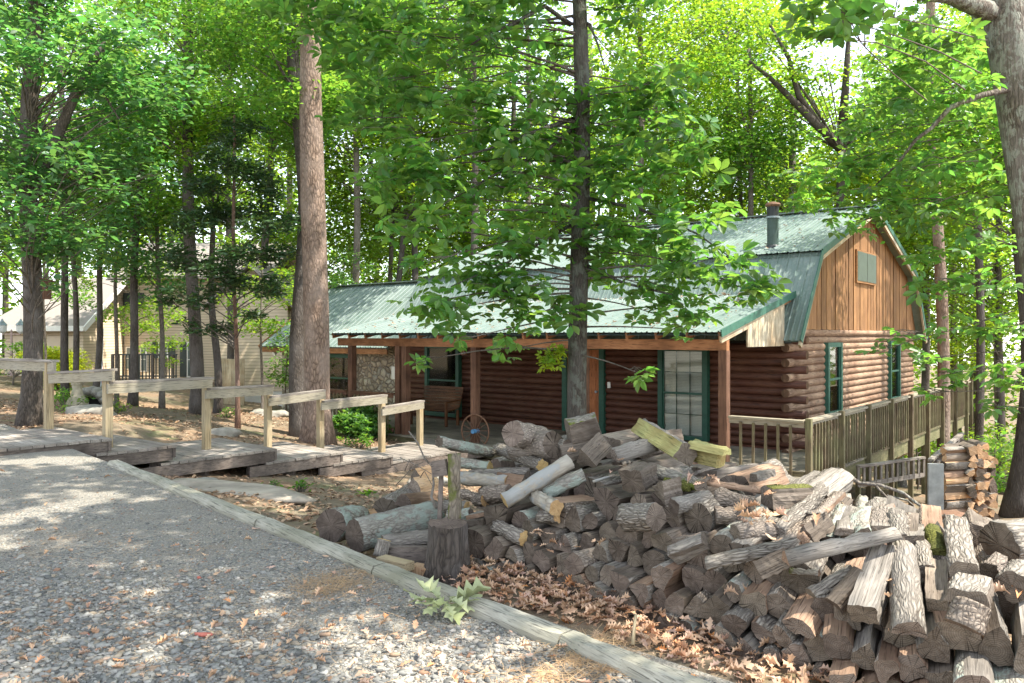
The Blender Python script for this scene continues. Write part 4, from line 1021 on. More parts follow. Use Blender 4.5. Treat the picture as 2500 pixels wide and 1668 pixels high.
def course(d0, h0f, h1f, rowh, lead, first, words, s0=0.0):
    S = BS[-1]; seeds = []; r = 0; h = rowh*.45
    hmax = max(h1f(s/20*S) for s in range(-3, 21))
    while h < hmax:
        s = s0+R.uniform(0, .1)
        while s < S:
            big = 1+.45*min(1, s/3.2)*0
            s += R.uniform(.10, .178)*(.88 if s > 1.8 else 1)*(1 if d0 == 0 else 1.1)
            if h0f(s) <= h <= h1f(s): seeds.append((s, max(.03, h+R.uniform(-.045, .045)), r))
        r += 1; h += rowh
    cells = []
    for i, p in enumerate(seeds):
        poly = [(p[0]-.16, max(0, p[1]-.16)), (p[0]+.16, max(0, p[1]-.16)), (p[0]+.16, p[1]+.12), (p[0]-.16, p[1]+.12)]
        for q in seeds:
            if q is not p and abs(q[0]-p[0]) < .4 and abs(q[1]-p[1]) < .4: poly = clip(poly, p, q)
            if len(poly) < 3: break
        if len(poly) >= 3 and abs(area(poly)) > .0035: cells.append((poly, p[2], p[0]))
    cells.sort(key=lambda c: (c[1], c[2])); cnt = {}
    for poly, r, s in cells:
        c = centroid(poly); rc = math.sqrt(abs(area(poly))/math.pi)
        tp = R.choice([WEDGE, WEDGE, TRI, TRI, TRI, HALF, QUAD, PIE]); a = R.uniform(0, 2*math.pi); kx = rc*R.uniform(1.15, 1.4); ky_ = kx*R.uniform(.8, 1.1)
        cell = [(c[0]+(x-c[0])*1.10, c[1]+(y-c[1])*1.10) for x, y in poly]
        if area(cell) < 0: cell = cell[::-1]
        tpoly = [(c[0]+x*kx*math.cos(a)-y*ky_*math.sin(a), c[1]+x*kx*math.sin(a)+y*ky_*math.cos(a)) for x, y in tp]
        parts = [clip_in(tpoly, cell)] if R.random() < .8 else [poly]
        for pl in parts:
            if len(pl) < 3 or abs(area(pl)) < .002: continue
            pl = shrink(pl, .004); c = centroid(pl); k = cnt[r] = cnt.get(r, -1)+1
            bp, tg = base_at(c[0]); ax = axis_at(c[0]); lat = Vector((0, 0, 1)).cross(ax); kk = abs(tg.dot(lat))
            loc = [(-(x-c[0])*kk, y-c[1]) for x, y in pl]
            if area(loc) < 0: loc = loc[::-1]
            L = R.uniform(.40, .52); rad = math.sqrt(abs(area(loc))/math.pi); kind = R.random()
            if kind < .13 and rad > .04:
                loc = [(rad*.93*math.cos(t)*R.uniform(.94, 1.04), rad*.93*math.sin(t)*R.uniform(.94, 1.04)) for t in [i*math.pi/7 for i in range(14)]]
                barks = set(range(14)); arc = .04; nm, wd = 'round_log', 'round log'
            else:
                es = sorted(range(len(loc)), key=lambda i: -math.hypot(loc[i][0]-loc[(i+1) % len(loc)][0], loc[i][1]-loc[(i+1) % len(loc)][1]))
                if len(loc) > 4 and R.random() < .5: f = es[0]; barks = {f, (f+1) % len(loc)}; arc = .06
                elif R.random() < .75: barks = {es[R.randrange(2)]}; arc = .10
                else: barks = set(); arc = 0
                nm, wd = 'split_log', ('split log' if barks else 'split billet')
            m1 = R.choice([M_split]*5+[M_splitbrown]*2+[M_splitpale]*2); m2 = R.choice([M_logbark]*5+[M_logbark2]*3+[M_lichbark])
            bm2, _ = log_mesh(nm, loc, L, barks, R.uniform(.9, 1.06), .004, arc=arc)
            size = 'thick' if rad > .078 else ('thin' if rad < .058 else 'grey')
            lean = .10*c[1]+.9*max(0, c[1]-.2)+R.uniform(-.05, .05)+(R.random() < .12)*R.uniform(-.10, .06)
            pos = bp+ax*(d0+lean)+Vector((0, 0, PB+c[1]-.02-.04*max(0, d0)))
            a2 = (ax+Vector((R.uniform(-.08, .08), R.uniform(-.08, .08), R.uniform(-.09, .05)+.16*min(1, max(0, c[0]-1.2))*min(1, c[1]/.2)))).normalized()
            setlog(bm2, nm, [M_end, m1, m2], pos, a2, label=f'{size} {wd}, {words} {ROWN[min(r, 6)]}, {ORD[min(k, 67)]} from the stump', group=PG)
hf = lambda s: lerpt(HF, s)
course(0.0, lambda s: 0, hf, .116, True, 0, 'front stack')
course(.50, lambda s: hf(s)-.10, lambda s: hf(s)+.42*lerpt(HT, s), .132, False, 1, 'middle stack', -.42)
course(.92, lambda s: hf(s)-.02, lambda s: hf(s)+.8*lerpt(HT, s), .132, False, 2, 'rear stack', -.72)

def march(u, v, lift):
    Yd = 2.6
    while Yd < 9.5:
        p = P(u, v, Yd)
        if p.z < pile_z(p.x, p.y)+lift: return p
        Yd += .03
    return P(u, v, 6.0)
def circ(r, n=16): return [(r*math.cos(2*math.pi*i/n)*R.uniform(.93, 1.05), r*math.sin(2*math.pi*i/n)*R.uniform(.93, 1.05)) for i in range(n)]
def hero(a, c, rpx, kind, label, mats, lift=.7, roll=0.0, taper=1.0, name=None, bend=0., depth=None, barks=None, ns=9, rough=.004, maxL=1.4, dY=0.0):
    taper = taper*R.uniform(.86, 1.06); rough = max(rough, .0055)
    r0_ = rpx/F*5
    pa, pb_ = march(*a, r0_*lift), march(*c, r0_*lift)
    if depth: pa, pb_ = P(*a, depth[0]), P(*c, depth[1])
    pa, pb_ = P(*a, pa.y+dY), P(*c, pb_.y+dY)
    r = wpx(rpx, pa.y); d = pb_-pa
    if d.length > maxL:
        pb_ = pa+d*(maxL/d.length); d = pb_-pa
    if kind == 'round': poly = circ(r); bk = set(range(16)); arc = .03
    else:
        poly = [(x*r, y*r) for x, y in {'wedge': WEDGE, 'tri': TRI, 'quad': QUAD, 'half': HALF, 'slab': SLAB, 'pie': PIE}[kind]]
        bk = {'pie': {4}, 'wedge': {0}, 'tri': {0}, 'quad': {0}, 'half': {1, 2, 3, 4, 5}, 'slab': {2}}[kind] if barks is None else barks; arc = .08
    if area(poly) < 0: poly = poly[::-1]
    bm2, _ = log_mesh('x', poly, d.length, bk, taper, rough, ns, arc=arc, bend=bend)
    up = Vector((0, 0, 1)) if abs(d.normalized().z) < .9 else Vector((0, 1, 0))
    return setlog(bm2, name or ('round_log' if kind == 'round' else 'split_log'), mats, pa, d, up, label, 'firewood', PG, roll)
E, ET, S1, SP, SB_, SG_ = M_end, M_endtan, M_split, M_splitpale, M_splitbrown, M_splitgreen
B1, B2, BLc, BMo, BSm = M_logbark, M_logbark2, M_lichbark, M_mossbark, M_smoothbark
BLd = bark('rotten_mossy_bark', (.21, .17, .12), (.05, .036, .025), 45, 12, 1.0, moss=(.10, .105, .03), dist=.02)
def fw(*a, **k): hero(*a, **k)
fw((1072, 1078), (1200, 1106), 13, 'round', 'pale lichen covered round log jutting out at the top by the leaning board', [E, S1, BLc], dY=-.05)
fw((1213, 1095), (1325, 1138), 14, 'round', 'bark log with a fresh tan cut end just below the wagon wheel', [ET, S1, B1])
fw((1116, 1129), (1196, 1140), 13, 'round', 'short log with a hollow orange cut end beside the mossy upright', [ET, S1, BLc], taper=.85)
fw((1127, 1167), (1243, 1178), 15, 'round', 'smooth log with a yellow sawn end beside the mossy upright', [ET, S1, BSm])
fw((1150, 1158), (1300, 1150), 11, 'round', 'thin grey log lying behind the yellow ended one', [E, S1, B1], dY=.12)
fw((1214, 1172), (1280, 1180), 19, 'tri', 'dark mossy wedge with its point upward among the small logs', [S1, SB_, BLc])
fw((1182, 1208), (1245, 1204), 21, 'round', 'flaky barked short log with an orange cut end showing beneath', [E, S1, B2])
fw((1160, 1220), (1184, 1222), 14, 'round', 'chip of flaky orange cut wood next to the flaky barked short log', [ET, S1, B2])
fw((1231, 1224), (1392, 1126), 19, 'round', 'long smooth pale log leaning forward over the pile with a tan end', [ET, S1, BSm], lift=2.2, taper=1.08, dY=-.16)
fw((1310, 1214), (1358, 1240), 17, 'round', 'round log with a bright yellow sawn end below the long pale log', [ET, S1, BSm], lift=1.2, dY=-.1)
fw((1318, 1262), (1360, 1262), 15, 'round', 'hollow yellow ring end sticking out below the bright yellow one', [ET, S1, B1], lift=1.)
fw((1325, 1206), (1425, 1160), 17, 'round', 'green lichen log lying just behind the long smooth pale log', [E, S1, BLc])
fw((1084, 1236), (1140, 1240), 15, 'round', 'short log with bare brown end low against the mossy upright', [ET, SB_, B1])
fw((1095, 1262), (1150, 1256), 15, 'round', 'small mossy round log right above the tree stump', [E, S1, BLc])
fw((1130, 1205), (1170, 1218), 13, 'round', 'stubby flaky log with scaly white bark near the mossy upright', [E, S1, B2])
fw((1145, 1262), (1230, 1245), 12, 'slab', 'thin curved bark slab above the stump', [E, SB_, B1])
fw((1135, 1280), (1185, 1276), 13, 'quad', 'pale broken chunk low in the dark hollow by the stump', [S1, S1, B2])
fw((1212, 1284), (1280, 1315), 18, 'round', 'bark log with a dark yellow end poking from the dark hollow', [ET, S1, B1], lift=1.)
fw((1252, 1058), (1320, 1072), 31, 'round', 'big dark cracked round end on top by the wagon wheel', [E, S1, B2], lift=1.0)
fw((1268, 1092), (1352, 1086), 37, 'round', 'thick dark barked log on top with flaky ridges', [E, S1, B2], lift=.8, dY=-.1)
fw((1238, 1040), (1310, 1058), 14, 'slab', 'bright yellowish split board on top behind the cracked round end', [SG_, M_splitfresh, B1], dY=.35, lift=2.6)
fw((1357, 1084), (1385, 1090), 17, 'round', 'small pale sawn round end tucked under the mossy block', [E, S1, B1], lift=1.)
fw((1388, 1058), (1462, 1040), 40, 'quad', 'big square mossy block standing highest on the pile by the tree', [S1, S1, BMo], lift=1.3, roll=.2, barks={0, 1, 2})
fw((1372, 1112), (1478, 1092), 26, 'wedge', 'dark wide wedge supporting the big mossy block', [S1, S1, B1], lift=.6)
fw((1428, 1120), (1470, 1078), 30, 'tri', 'dark standing wedge leaning on the silver split log', [S1, S1, B1], lift=1.0)
fw((1500, 1115), (1590, 1088), 31, 'half', 'silver weathered half log with a crumbling bark end', [B2, SP, SP], lift=.8)
fw((1568, 1046), (1684, 1116), 27, 'quad', 'long leaning split log with a green algae face and grey bark', [E, SG_, B1], lift=1.5, roll=-.5, barks={2}, maxL=.8)
fw((1690, 1084), (1776, 1104), 19, 'slab', 'curved green split board lying over the corner near the porch post', [SG_, SG_, SG_], lift=3.2)
fw((1688, 1106), (1760, 1124), 22, 'quad', 'green mossy split log under the curved green board', [SG_, SG_, B1], lift=1.4)
fw((1600, 1152), (1712, 1186), 25, 'half', 'grey sawn half log covered with dark moss on the near side', [S1, SP, BMo], lift=.8, barks={1, 2, 3, 4, 5, 0})
fw((1620, 1180), (1690, 1190), 22, 'half', 'thick moss cushion log under the grey sawn half log', [M_mossy, M_mossy, M_mossy], lift=.7)
fw((1542, 1172), (1580, 1152), 36, 'quad', 'squat square split block with a dark mossy underside', [E, S1, BMo], lift=.9)
fw((1612, 1198), (1655, 1186), 30, 'tri', 'triangular split block with shaggy bark below the mossy half log', [E, S1, B2], lift=.7, roll=.6)
fw((1645, 1237), (1728, 1216), 22, 'round', 'round log with dark end and pale ridged bark left of the two grey ends', [E, S1, B1], lift=.8)
fw((1752, 1214), (1840, 1238), 23, 'round', 'round log with light grey sawn end above another round end', [E, S1, B2], lift=.8)
fw((1746, 1258), (1815, 1262), 21, 'round', 'round log with light grey sawn end directly below its twin', [E, S1, B2], lift=.7)
fw((1524, 1264), (1602, 1262), 32, 'round', 'largest cracked round end in the middle of the front with pale bark', [E, S1, B1], lift=.9, dY=-.08)
fw((1795, 1304), (1880, 1292), 25, 'round', 'round log with a sharp dark bark rim and ridged grey end', [E, S1, B2], lift=.8)
fw((1728, 1178), (1872, 1200), 13, 'half', 'long ragged weathered log lying across the back of the pile', [S1, SP, SB_], lift=1.2, rough=.008)
fw((1840, 1166), (1885, 1152), 14, 'quad', 'grey broken chunk resting on the long ragged weathered log', [S1, SP, SP], lift=2.4)
fw((1872, 1215), (1968, 1210), 32, 'quad', 'moss topped broad split log behind the curled brown leaves', [S1, S1, M_mossy], lift=.5, barks={2})
fw((1894, 1302), (2006, 1194), 18, 'round', 'dark knobbly bark log pointing down at the leaves', [B2, S1, B1], lift=1.1, rough=.009)
fw((1960, 1290), (2050, 1205), 13, 'slab', 'thin brown bark strip beside the bare brown limb', [SB_, SB_, B2], lift=1.1)
fw((1958, 1322), (2080, 1182), 14, 'round', 'smooth bare brown curved limb on the right half of the pile', [SB_, SB_, M_splitbrown], lift=1.7, bend=.05, name='bare_limb')
fw((1965, 1308), (2020, 1270), 26, 'tri', 'dark wedge end peeping from under the bare brown limb', [S1, S1, B1], lift=.5)
fw((1916, 1364), (2186, 1302), 29, 'half', 'longest pale weathered log lying crossways on the right half', [SB_, M_smoothbark, M_splitpale], lift=1.8, taper=.9, rough=.007, dY=-.22, maxL=.75)
fw((1930, 1395), (2000, 1400), 12, 'half', 'mossy broken splinter under the longest pale weathered log', [SB_, SB_, BMo], lift=1.5)
fw((1728, 1378), (1950, 1328), 27, 'half', 'thick slab of scaly pale bark lying crossways in the middle', [E, S1, B1], lift=1.1, dY=-.15, maxL=.65)
fw((1850, 1392), (1925, 1356), 27, 'tri', 'pointed grey wedge with a sharp triangular end below the pale bark slab', [S1, S1, S1], lift=.9, roll=.3, dY=-.16)
fw((1640, 1352), (1722, 1318), 27, 'pie', 'silver topped split log with a wide dark end left of the bark slab', [E, SP, B1], lift=.5, roll=.9, barks={4})
fw((2110, 1500), (2165, 1345), 36, 'quad', 'broad smooth silver split log running up the right of the pile', [E, SP, SB_], lift=1.0, dY=-.1, barks={1})
fw((2222, 1540), (2205, 1335), 42, 'half', 'thick half log with pale furrowed bark running up the right side', [E, S1, B1], lift=1.0, roll=.1, dY=-.12)
fw((2262, 1395), (2252, 1330), 19, 'round', 'short stubby log with a dark rotten end beside the moss tuft', [B2, S1, B1], lift=1.4)
fw((2292, 1350), (2275, 1290), 22, 'half', 'golden green moss tuft covering a log end at the right', [M_mossy, M_mossy, M_mossy], lift=1.6)
fw((2355, 1402), (2336, 1284), 34, 'round', 'big round log with a clean grey sawn end at the right', [E, S1, B1], lift=1.3, dY=-.08)
fw((2290, 1480), (2285, 1380), 27, 'quad', 'square split post with a fungus shelf left of the big round log', [E, S1, SP], lift=1.0)
fw((2360, 1460), (2372, 1420), 42, 'slab', 'wide flat split under the big round log', [E, S1, B1], lift=.8, dY=-.1)
fw((2350, 1530), (2372, 1470), 44, 'half', 'wide low half round end under the flat split at the right', [E, S1, B2], lift=.8, roll=.35, dY=-.14)
fw((2415, 1395), (2440, 1370), 23, 'round', 'small round log with rough brown end near the right edge', [E, S1, B2], lift=1.0)
fw((2472, 1432), (2500, 1400), 38, 'round', 'round grey end with a torn bark flap at the right edge', [E, S1, B1], lift=1.0)
fw((2440, 1330), (2560, 1318), 58, 'round', 'huge scaly barked log end at the right edge of the pile', [E, S1, B1], lift=.6)
fw((2385, 1310), (2420, 1272), 30, 'round', 'pale scaly log beside the huge barked one', [E, S1, B2], lift=.5)
fw((2225, 1330), (2240, 1240), 32, 'quad', 'upright silver split standing at the back right', [S1, SP, SP], lift=.8)
fw((2300, 1310), (2270, 1250), 26, 'tri', 'tall pale pointed split at the back right of the pile', [S1, SP, SP], lift=.8)
fw((2060, 1300), (2062, 1190), 18, 'slab', 'tall thin silver splinter standing up at the back', [S1, SP, SP], lift=1.0)
fw((2110, 1310), (2105, 1200), 22, 'round', 'grey barked log with white spots leaning at the back', [E, S1, BLc], lift=.9)
fw((2152, 1300), (2150, 1205), 24, 'quad', 'broad silver plank like split standing at the back', [S1, SP, SP], lift=.9)
fw((2200, 1330), (2190, 1262), 24, 'round', 'scaly barked log beside the upright silver split', [E, S1, B1], lift=.9)
fw((1990, 1262), (2035, 1180), 17, 'slab', 'short brown split leaning between the limb and the knobbly log', [S1, SB_, B1], lift=.8)
fw((2165, 1420), (2178, 1370), 20, 'slab', 'tan bark curl wedged beside the furrowed half log', [ET, SB_, B2], lift=1.3)
fw((2040, 1480), (2110, 1400), 30, 'wedge', 'long split wedge beside the broad silver log', [E, S1, B1], lift=.9, roll=1., dY=-.05)
fw((1980, 1450), (2080, 1390), 24, 'half', 'splintered split with a torn white top below the longest pale log', [E, SP, B1], lift=.9)
# loose logs, stump, boards to the left of the pile
def hlog(name, a, c, rpx, kind, label, mats, depth, roll=0., taper=1., barks=None, cat='log', rough=.005, ns=9):
    pa, pb_ = P(*a, depth[0]), P(*c, depth[1]); r = wpx(rpx, depth[0]); d = pb_-pa
    poly = circ(r) if kind == 'round' else [(x*r, y*r) for x, y in {'wedge': WEDGE, 'tri': TRI, 'quad': QUAD, 'half': HALF, 'slab': SLAB}[kind]]
    bk = (set(range(16)) if kind == 'round' else {0}) if barks is None else barks
    bm2, _ = log_mesh(name, poly, d.length, bk, taper, rough, ns, arc=.03 if kind == 'round' else .08)
    up = Vector((0, 0, 1)) if abs(d.normalized().z) < .9 else Vector((0, 1, 0))
    return setlog(bm2, name, mats, pa, d, up, label, cat, None, roll)
hlog('round_log', (808, 1282), (872, 1270), 40, 'round', 'short thick log with lichen on top, leftmost beside the edging', [E, S1, BLc], (6.1, 6.5))
hlog('round_log', (866, 1310), (1064, 1262), 41, 'round', 'long thick pale barked log lying left of the stump', [E, S1, BLc], (5.85, 6.35), taper=1.1)
hlog('round_log', (935, 1330), (1062, 1312), 24, 'round', 'shaggy pale log lying between the long log and the dark plank', [E, S1, B1], (5.7, 5.85))
hlog('round_log', (940, 1252), (1010, 1212), 36, 'round', 'scaly barked log tilted behind the long pale log', [E, S1, B1], (6.7, 7.2))
hlog('split_log', (985, 1225), (1050, 1218), 28, 'half', 'large brown split half log by the leaning board', [E, SB_, SB_], (6.6, 6.9))
hlog('split_log', (1010, 1190), (1060, 1180), 24, 'wedge', 'reddish split chunk behind the dead twigs', [S1, M_splitfresh, B2], (7.0, 7.3))
hlog('split_log', (1015, 1164), (1062, 1150), 20, 'wedge', 'pinkish split chunk at the back of the loose heap', [S1, M_splitfresh, B2], (7.3, 7.5))
hlog('split_log', (862, 1272), (915, 1262), 22, 'wedge', 'rotten orange brown chunk behind the long pale log', [SB_, M_splitfresh, B2], (6.4, 6.6))
hlog('split_log', (930, 1358), (940, 1318), 17, 'half', 'upright half round billet with a tan top left of the dark plank', [ET, S1, B1], (5.55, 5.56))
b = MB(); a, c = P(934, 1356, 5.6), P(1058, 1356, 5.55); b.beam(a, c, .05, .125); tag(b.build('plank', M_deckside), 'dark brown plank on edge left of the stump', 'plank')
b = MB(); b.beam(P(930, 1367, 5.42), P(1000, 1384, 5.25), .09, .055); tag(b.build('wood_block', M_railpost), 'small yellowish cut timber block in front of the dark plank', 'wood block')
b = MB(); b.beam(P(1008, 1388, 5.35), P(1050, 1396, 5.28), .09, .06); tag(b.build('wood_block', M_splitfresh), 'orange tan wood block between plank and stump', 'wood block')
sc_ = P(1094, 1400, 5.30); g = drive_z(sc_.x, sc_.y)-.06
b = MB(); prof = [(.175, 0.0), (.145, .12), (.132, .25), (.128, .36)]
n = 22; vs = []; ph = [R.uniform(.9, 1.08) for _ in range(n)]
for r, z in prof: vs += [(r*ph[k]*math.cos(2*math.pi*k/n), r*ph[k]*math.sin(2*math.pi*k/n), z+(R.uniform(-.012, .02) if z > .3 else 0)) for k in range(n)]
b.add(vs, [(i*n+k, i*n+(k+1) % n, (i+1)*n+(k+1) % n, (i+1)*n+k) for i in range(3) for k in range(n)], 0); b.add(vs[-n:], [tuple(range(n))], 1)
tag(b.build('tree_stump', [M_darkbark, M_end], None, False, (sc_.x, sc_.y, g)), 'old grey barked tree stump at the left end of the firewood pile', 'stump')
hlog('upright_log', (1110, 1278), (1109, 1108), 15, 'round', 'mossy rotten log standing upright on the stump', [SB_, SB_, BLd], (5.42, 5.5))
b = MB(); b.beam(P(1072, 1300, 5.5), P(1078, 1145, 5.6), .03, .05, up=(0, 1, 0)); b.beam(P(1057, 1146, 5.56), P(1092, 1140, 5.5), .03, .11); tag(b.build('leaning_board', M_deckside), 'thin grey board with a crosspiece leaning on the mossy upright log', 'board')
def branch(name, label, pts, r0_, r1_, twigs, mat, cat='branch'):
    b = MB(); q = [P(*p) for p in pts]; n = len(q)
    b.tube(q, [r0_+(r1_-r0_)*i/(n-1) for i in range(n)], 8, jit=.15)
    for tw in twigs: t = [P(*p) for p in tw]; b.tube(t, [r0_*.4*(1-i/len(t))+.002 for i in range(len(t))], 6, jit=.1)
    return tag(b.build(name, mat, None, True), label, cat)
branch('dead_branch', 'crooked dead branch reaching over the right end of the pile toward the tub', [(2060, 1153, 5.9), (2098, 1180, 5.7), (2152, 1186, 5.6), (2204, 1203, 5.5), (2252, 1239, 5.4), (2285, 1270, 5.3)], .016, .008, [[(2140, 1188, 5.6), (2180, 1230, 5.5), (2222, 1263, 5.4)], [(2165, 1210, 5.55), (2215, 1222, 5.5), (2232, 1236, 5.5), (2222, 1246, 5.45)], [(2254, 1262, 5.4), (2330, 1258, 5.3)]], M_greybark)
branch('dead_branch', 'tall dead twig with side shoots standing left of the leaning board', [(998, 1053, 6.3), (1020, 1081, 6.2), (1036, 1119, 6.1), (1055, 1139, 6.0), (1059, 1183, 5.9), (1053, 1213, 5.85), (1066, 1240, 5.8)], .005, .011, [[(977, 1118, 6.4), (1005, 1130, 6.3), (1040, 1149, 6.1), (1057, 1160, 6.0)], [(967, 1184, 6.3), (990, 1160, 6.3), (1010, 1138, 6.3), (1035, 1128, 6.2)], [(1000, 1122, 6.3), (988, 1150, 6.4)], [(1026, 1166, 6.2), (1036, 1150, 6.15), (1058, 1190, 5.95)], [(962, 1138, 6.4), (972, 1150, 6.4)]], M_limb)
branch('peeled_stick', 'pale peeled stick stuck upright in the leaf bank', [(1545, 1575, 3.95), (1552, 1500, 4.05)], .011, .008, [], M_railpost, 'stick')
branch('twig', 'short pale twig lying on the pile above the large cracked end', [(1448, 1176, 5.3), (1500, 1160, 5.35)], .011, .007, [], M_smoothbark, 'twig')
branch('twig', 'fine dry twig bent over the silver splits', [(2040, 1210, 5.0), (2075, 1248, 4.9), (2102, 1292, 4.8)], .003, .002, [], M_railpost, 'twig')

# second stack of fresh split wood, plank, tub on the slope beyond
b = MB(); a = P(2284, 1245, 12.8); b.box((-.115, -.03, -.5), (.115, .03, .74), mtx=Matrix.Translation(a) @ Matrix.Rotation(-.15, 4, 'Z')); tag(b.build('upright_plank', plain('weathered_blue_grey_plank', (.22, .23, .22), .8, .25, 7, .2)), 'blue grey plank standing upright at the end of the fresh split stack', 'plank')
SG2 = 'fresh split wood in the far stack'
for row in range(12):
    zc = row*.125-.32
    for side in range(2):
        for j in range(2 if side == 0 else 4):
            if side == 0:                                     # long sides face the drive
                if row > 10: continue
                p0 = P(2302+R.uniform(-3, 6), 1246, 12.95+j*.22); p1 = P(2366+R.uniform(-8, 10), 1246, 13.1+j*.22)
                p0.z = p1.z = a.z+zc+R.uniform(-.02, .02)
            else:
                if row > 10-(j == 3)*2: continue
                p0 = P(2376+j*16+R.uniform(-5, 5), 1246, 12.95+j*.2+R.uniform(-.08, .08)); p0.z = a.z+zc+R.uniform(-.03, .03); p1 = p0+Vector((R.uniform(-.1, .1), .42, R.uniform(-.03, .03)))
            r = R.uniform(.065, .085); kd = R.choice([WEDGE, TRI, QUAD, HALF]); poly = [(x*r, y*r) for x, y in kd]
            bm2, _ = log_mesh('x', poly, (p1-p0).length, {0}, 1, .003, 3, arc=.1)
            setlog(bm2, 'split_log', [R.choice([M_splitfresh, M_splitfresh, M_end]), R.choice([M_splitfresh, M_splitfresh, S1, SB_]), B1], p0, p1-p0, label=f'{"sideways" if side == 0 else "end on"} split, far stack, {ROWN[0] if row == 0 else ORD[row]+" row"}, {ORD[j]} from the plank', group=SG2, roll=R.uniform(0, 6))
tb = P(2320, 1284, 11.6); tub = empty('wash_tub', tb, 0, 'grey metal wash tub with a rusty lid in front of the fresh split stack', 'tub')
b = MB(); b.lathe([(.22, -.35), (.25, .13), (.26, .15)], (0, 0, 0), 20); b.build('tub_body', M_galv, tub, True); b = MB(); b.lathe([(.275, .145), (.27, .175), (.1, .20), (.01, .205)], (0, 0, 0), 20); b.build('lid', M_rust, tub, True)
# ------------------------------------------------------------------ trees
def base(u, v, Yd): p = P(u, v, Yd); p.z = gz(p.x, p.y); return p
def up_to(u, v, Yd): return P(u, v, Yd)
TG = 'slim trees in front of the tan house'
# the tree between woodpile and porch
cb = P(1416, 1030, 9.6); cb.z = gz(cb.x, cb.y)
cl = []
for (u, v, r, y) in [(1500, 745, .42, 9.2), (1575, 690, .42, 9), (1650, 640, .45, 8.8), (1725, 655, .42, 8.7), (1790, 690, .38, 8.6), (1835, 735, .28, 8.5), (1700, 740, .38, 8.9), (1605, 780, .3, 9), (1600, 868, .22, 8.6), (1555, 895, .13, 8.6), (1690, 800, .25, 8.8),
    (1500, 560, .45, 9.3), (1590, 545, .45, 9.1), (1690, 555, .42, 8.9), (1770, 580, .4, 8.8), (1480, 650, .4, 9.6), (1330, 560, .45, 9.2), (1250, 610, .45, 9), (1170, 650, .42, 8.9), (1090, 690, .4, 8.8), (1045, 740, .3, 8.7), (1130, 750, .4, 8.8), (1210, 720, .42, 9), (1290, 690, .4, 9.2), (1330, 770, .35, 9.3), (1250, 790, .35, 9.1), (1185, 825, .28, 8.9), (1120, 815, .16, 8.7), (1380, 660, .35, 9.7), (1375, 790, .28, 9.2),
    (1300, 450, .48, 9.1), (1200, 440, .48, 9), (1110, 490, .45, 8.8), (1040, 560, .4, 8.6), (1480, 460, .48, 9.4), (1560, 420, .45, 9.2), (1650, 440, .45, 9), (1750, 490, .4, 8.8), (1330, 330, .48, 9.3), (1240, 310, .48, 9), (1150, 350, .45, 8.8), (1450, 330, .45, 9.6), (1545, 300, .45, 9.3), (1640, 330, .42, 9), (1060, 420, .42, 8.7), (1290, 200, .42, 9.3), (1200, 190, .42, 9), (1120, 240, .42, 8.8), (1455, 215, .38, 9.4), (1570, 215, .42, 9.2), (1000, 340, .38, 8.6), (1320, 80, .3, 9.5), (1235, 60, .4, 9), (1140, 100, .4, 8.7), (1500, 90, .3, 9.4), (1640, 215, .35, 9), (1030, 640, .28, 8.6), (1560, 620, .35, 10.2), (1300, 520, .4, 10.4), (1420, 420, .4, 10.4), (1230, 540, .35, 10.3), (1660, 600, .3, 10),
    (700, 20, .4, 9.9), (770, 70, .4, 9.8), (850, 40, .45, 9.6), (830, 120, .35, 9.7), (920, 100, .45, 9.4), (960, 210, .45, 9.1), (900, 210, .35, 9.4), (880, 300, .35, 9.2), (960, 330, .4, 9.0), (730, -60, .5, 9.9), (850, -70, .5, 9.6), (960, -20, .5, 9.2), (1010, 130, .45, 9.0), (1060, 30, .45, 9.0), (940, 430, .35, 8.9), (990, 470, .35, 8.8), (1300, -80, .6, 9.3), (1450, -120, .6, 9.5), (1180, -60, .5, 9), (1560, -60, .5, 9.3), (1390, -260, .7, 9.6)]:
    if v < 230 and u > 1000 and R.random() < .2: continue
    if (v > 620 and R.random() < .22) or (u > 1740 and v < 660): continue
    q = P(u+R.gauss(0, 12), v+R.gauss(0, 12), y); cl.append((q.x, q.y, q.z, r*1.15))
    if R.random() < .6 and u < 1700: q = P(u+R.gauss(0, 75), v+R.gauss(0, 45), y+R.uniform(-.2, 1.2)); cl.append((q.x, q.y, q.z, r*.75))
cl += ell((1.4, 11.2, 12.0), 4.6, 4.4, 2.0, 78, (.5, .85), hollow=.1)  # unseen upper crown, added above the frame to shade the yard
tree('shade_tree', 'slender dark tree behind the firewood pile, its leaf sprays hanging over the porch roof', cb, P(1380, -900, 9.6), .125, .06, cl, 'deep', .185, 44, M_shadebark, tmpl=WHORL, limbr=.6, rise=(-.3, .2), tilt=.65, flat=.62, extra=[([P(1393, 60, 9.6), P(1330, 15, 9.3), P(1250, 60, 9.0), P(1180, 90, 8.8), P(1090, 150, 8.6)], .03, .006), ([P(1398, 40, 9.6), P(1440, 60, 9.6), P(1460, 110, 9.5), P(1478, 170, 9.4)], .025, .005), ([P(1400, 290, 9.6), P(1310, 320, 9.2), P(1190, 365, 8.9), P(1060, 400, 8.7)], .028, .006), ([P(1405, 310, 9.6), P(1330, 370, 9.2), P(1200, 430, 8.9), P(1080, 500, 8.7)], .026, .006), ([P(1410, 540, 9.6), P(1340, 580, 9.3), P(1240, 640, 9), P(1100, 700, 8.8)], .026, .005), ([P(1415, 640, 9.6), P(1520, 690, 9.2), P(1640, 720, 8.9), P(1700, 790, 8.8)], .022, .005), ([P(1412, 480, 9.6), P(1560, 510, 9.2), P(1700, 570, 8.9), P(1800, 640, 8.7)], .024, .005)])
q = P(1345, 870, 9.45); q2 = P(1375, 850, 9.5)
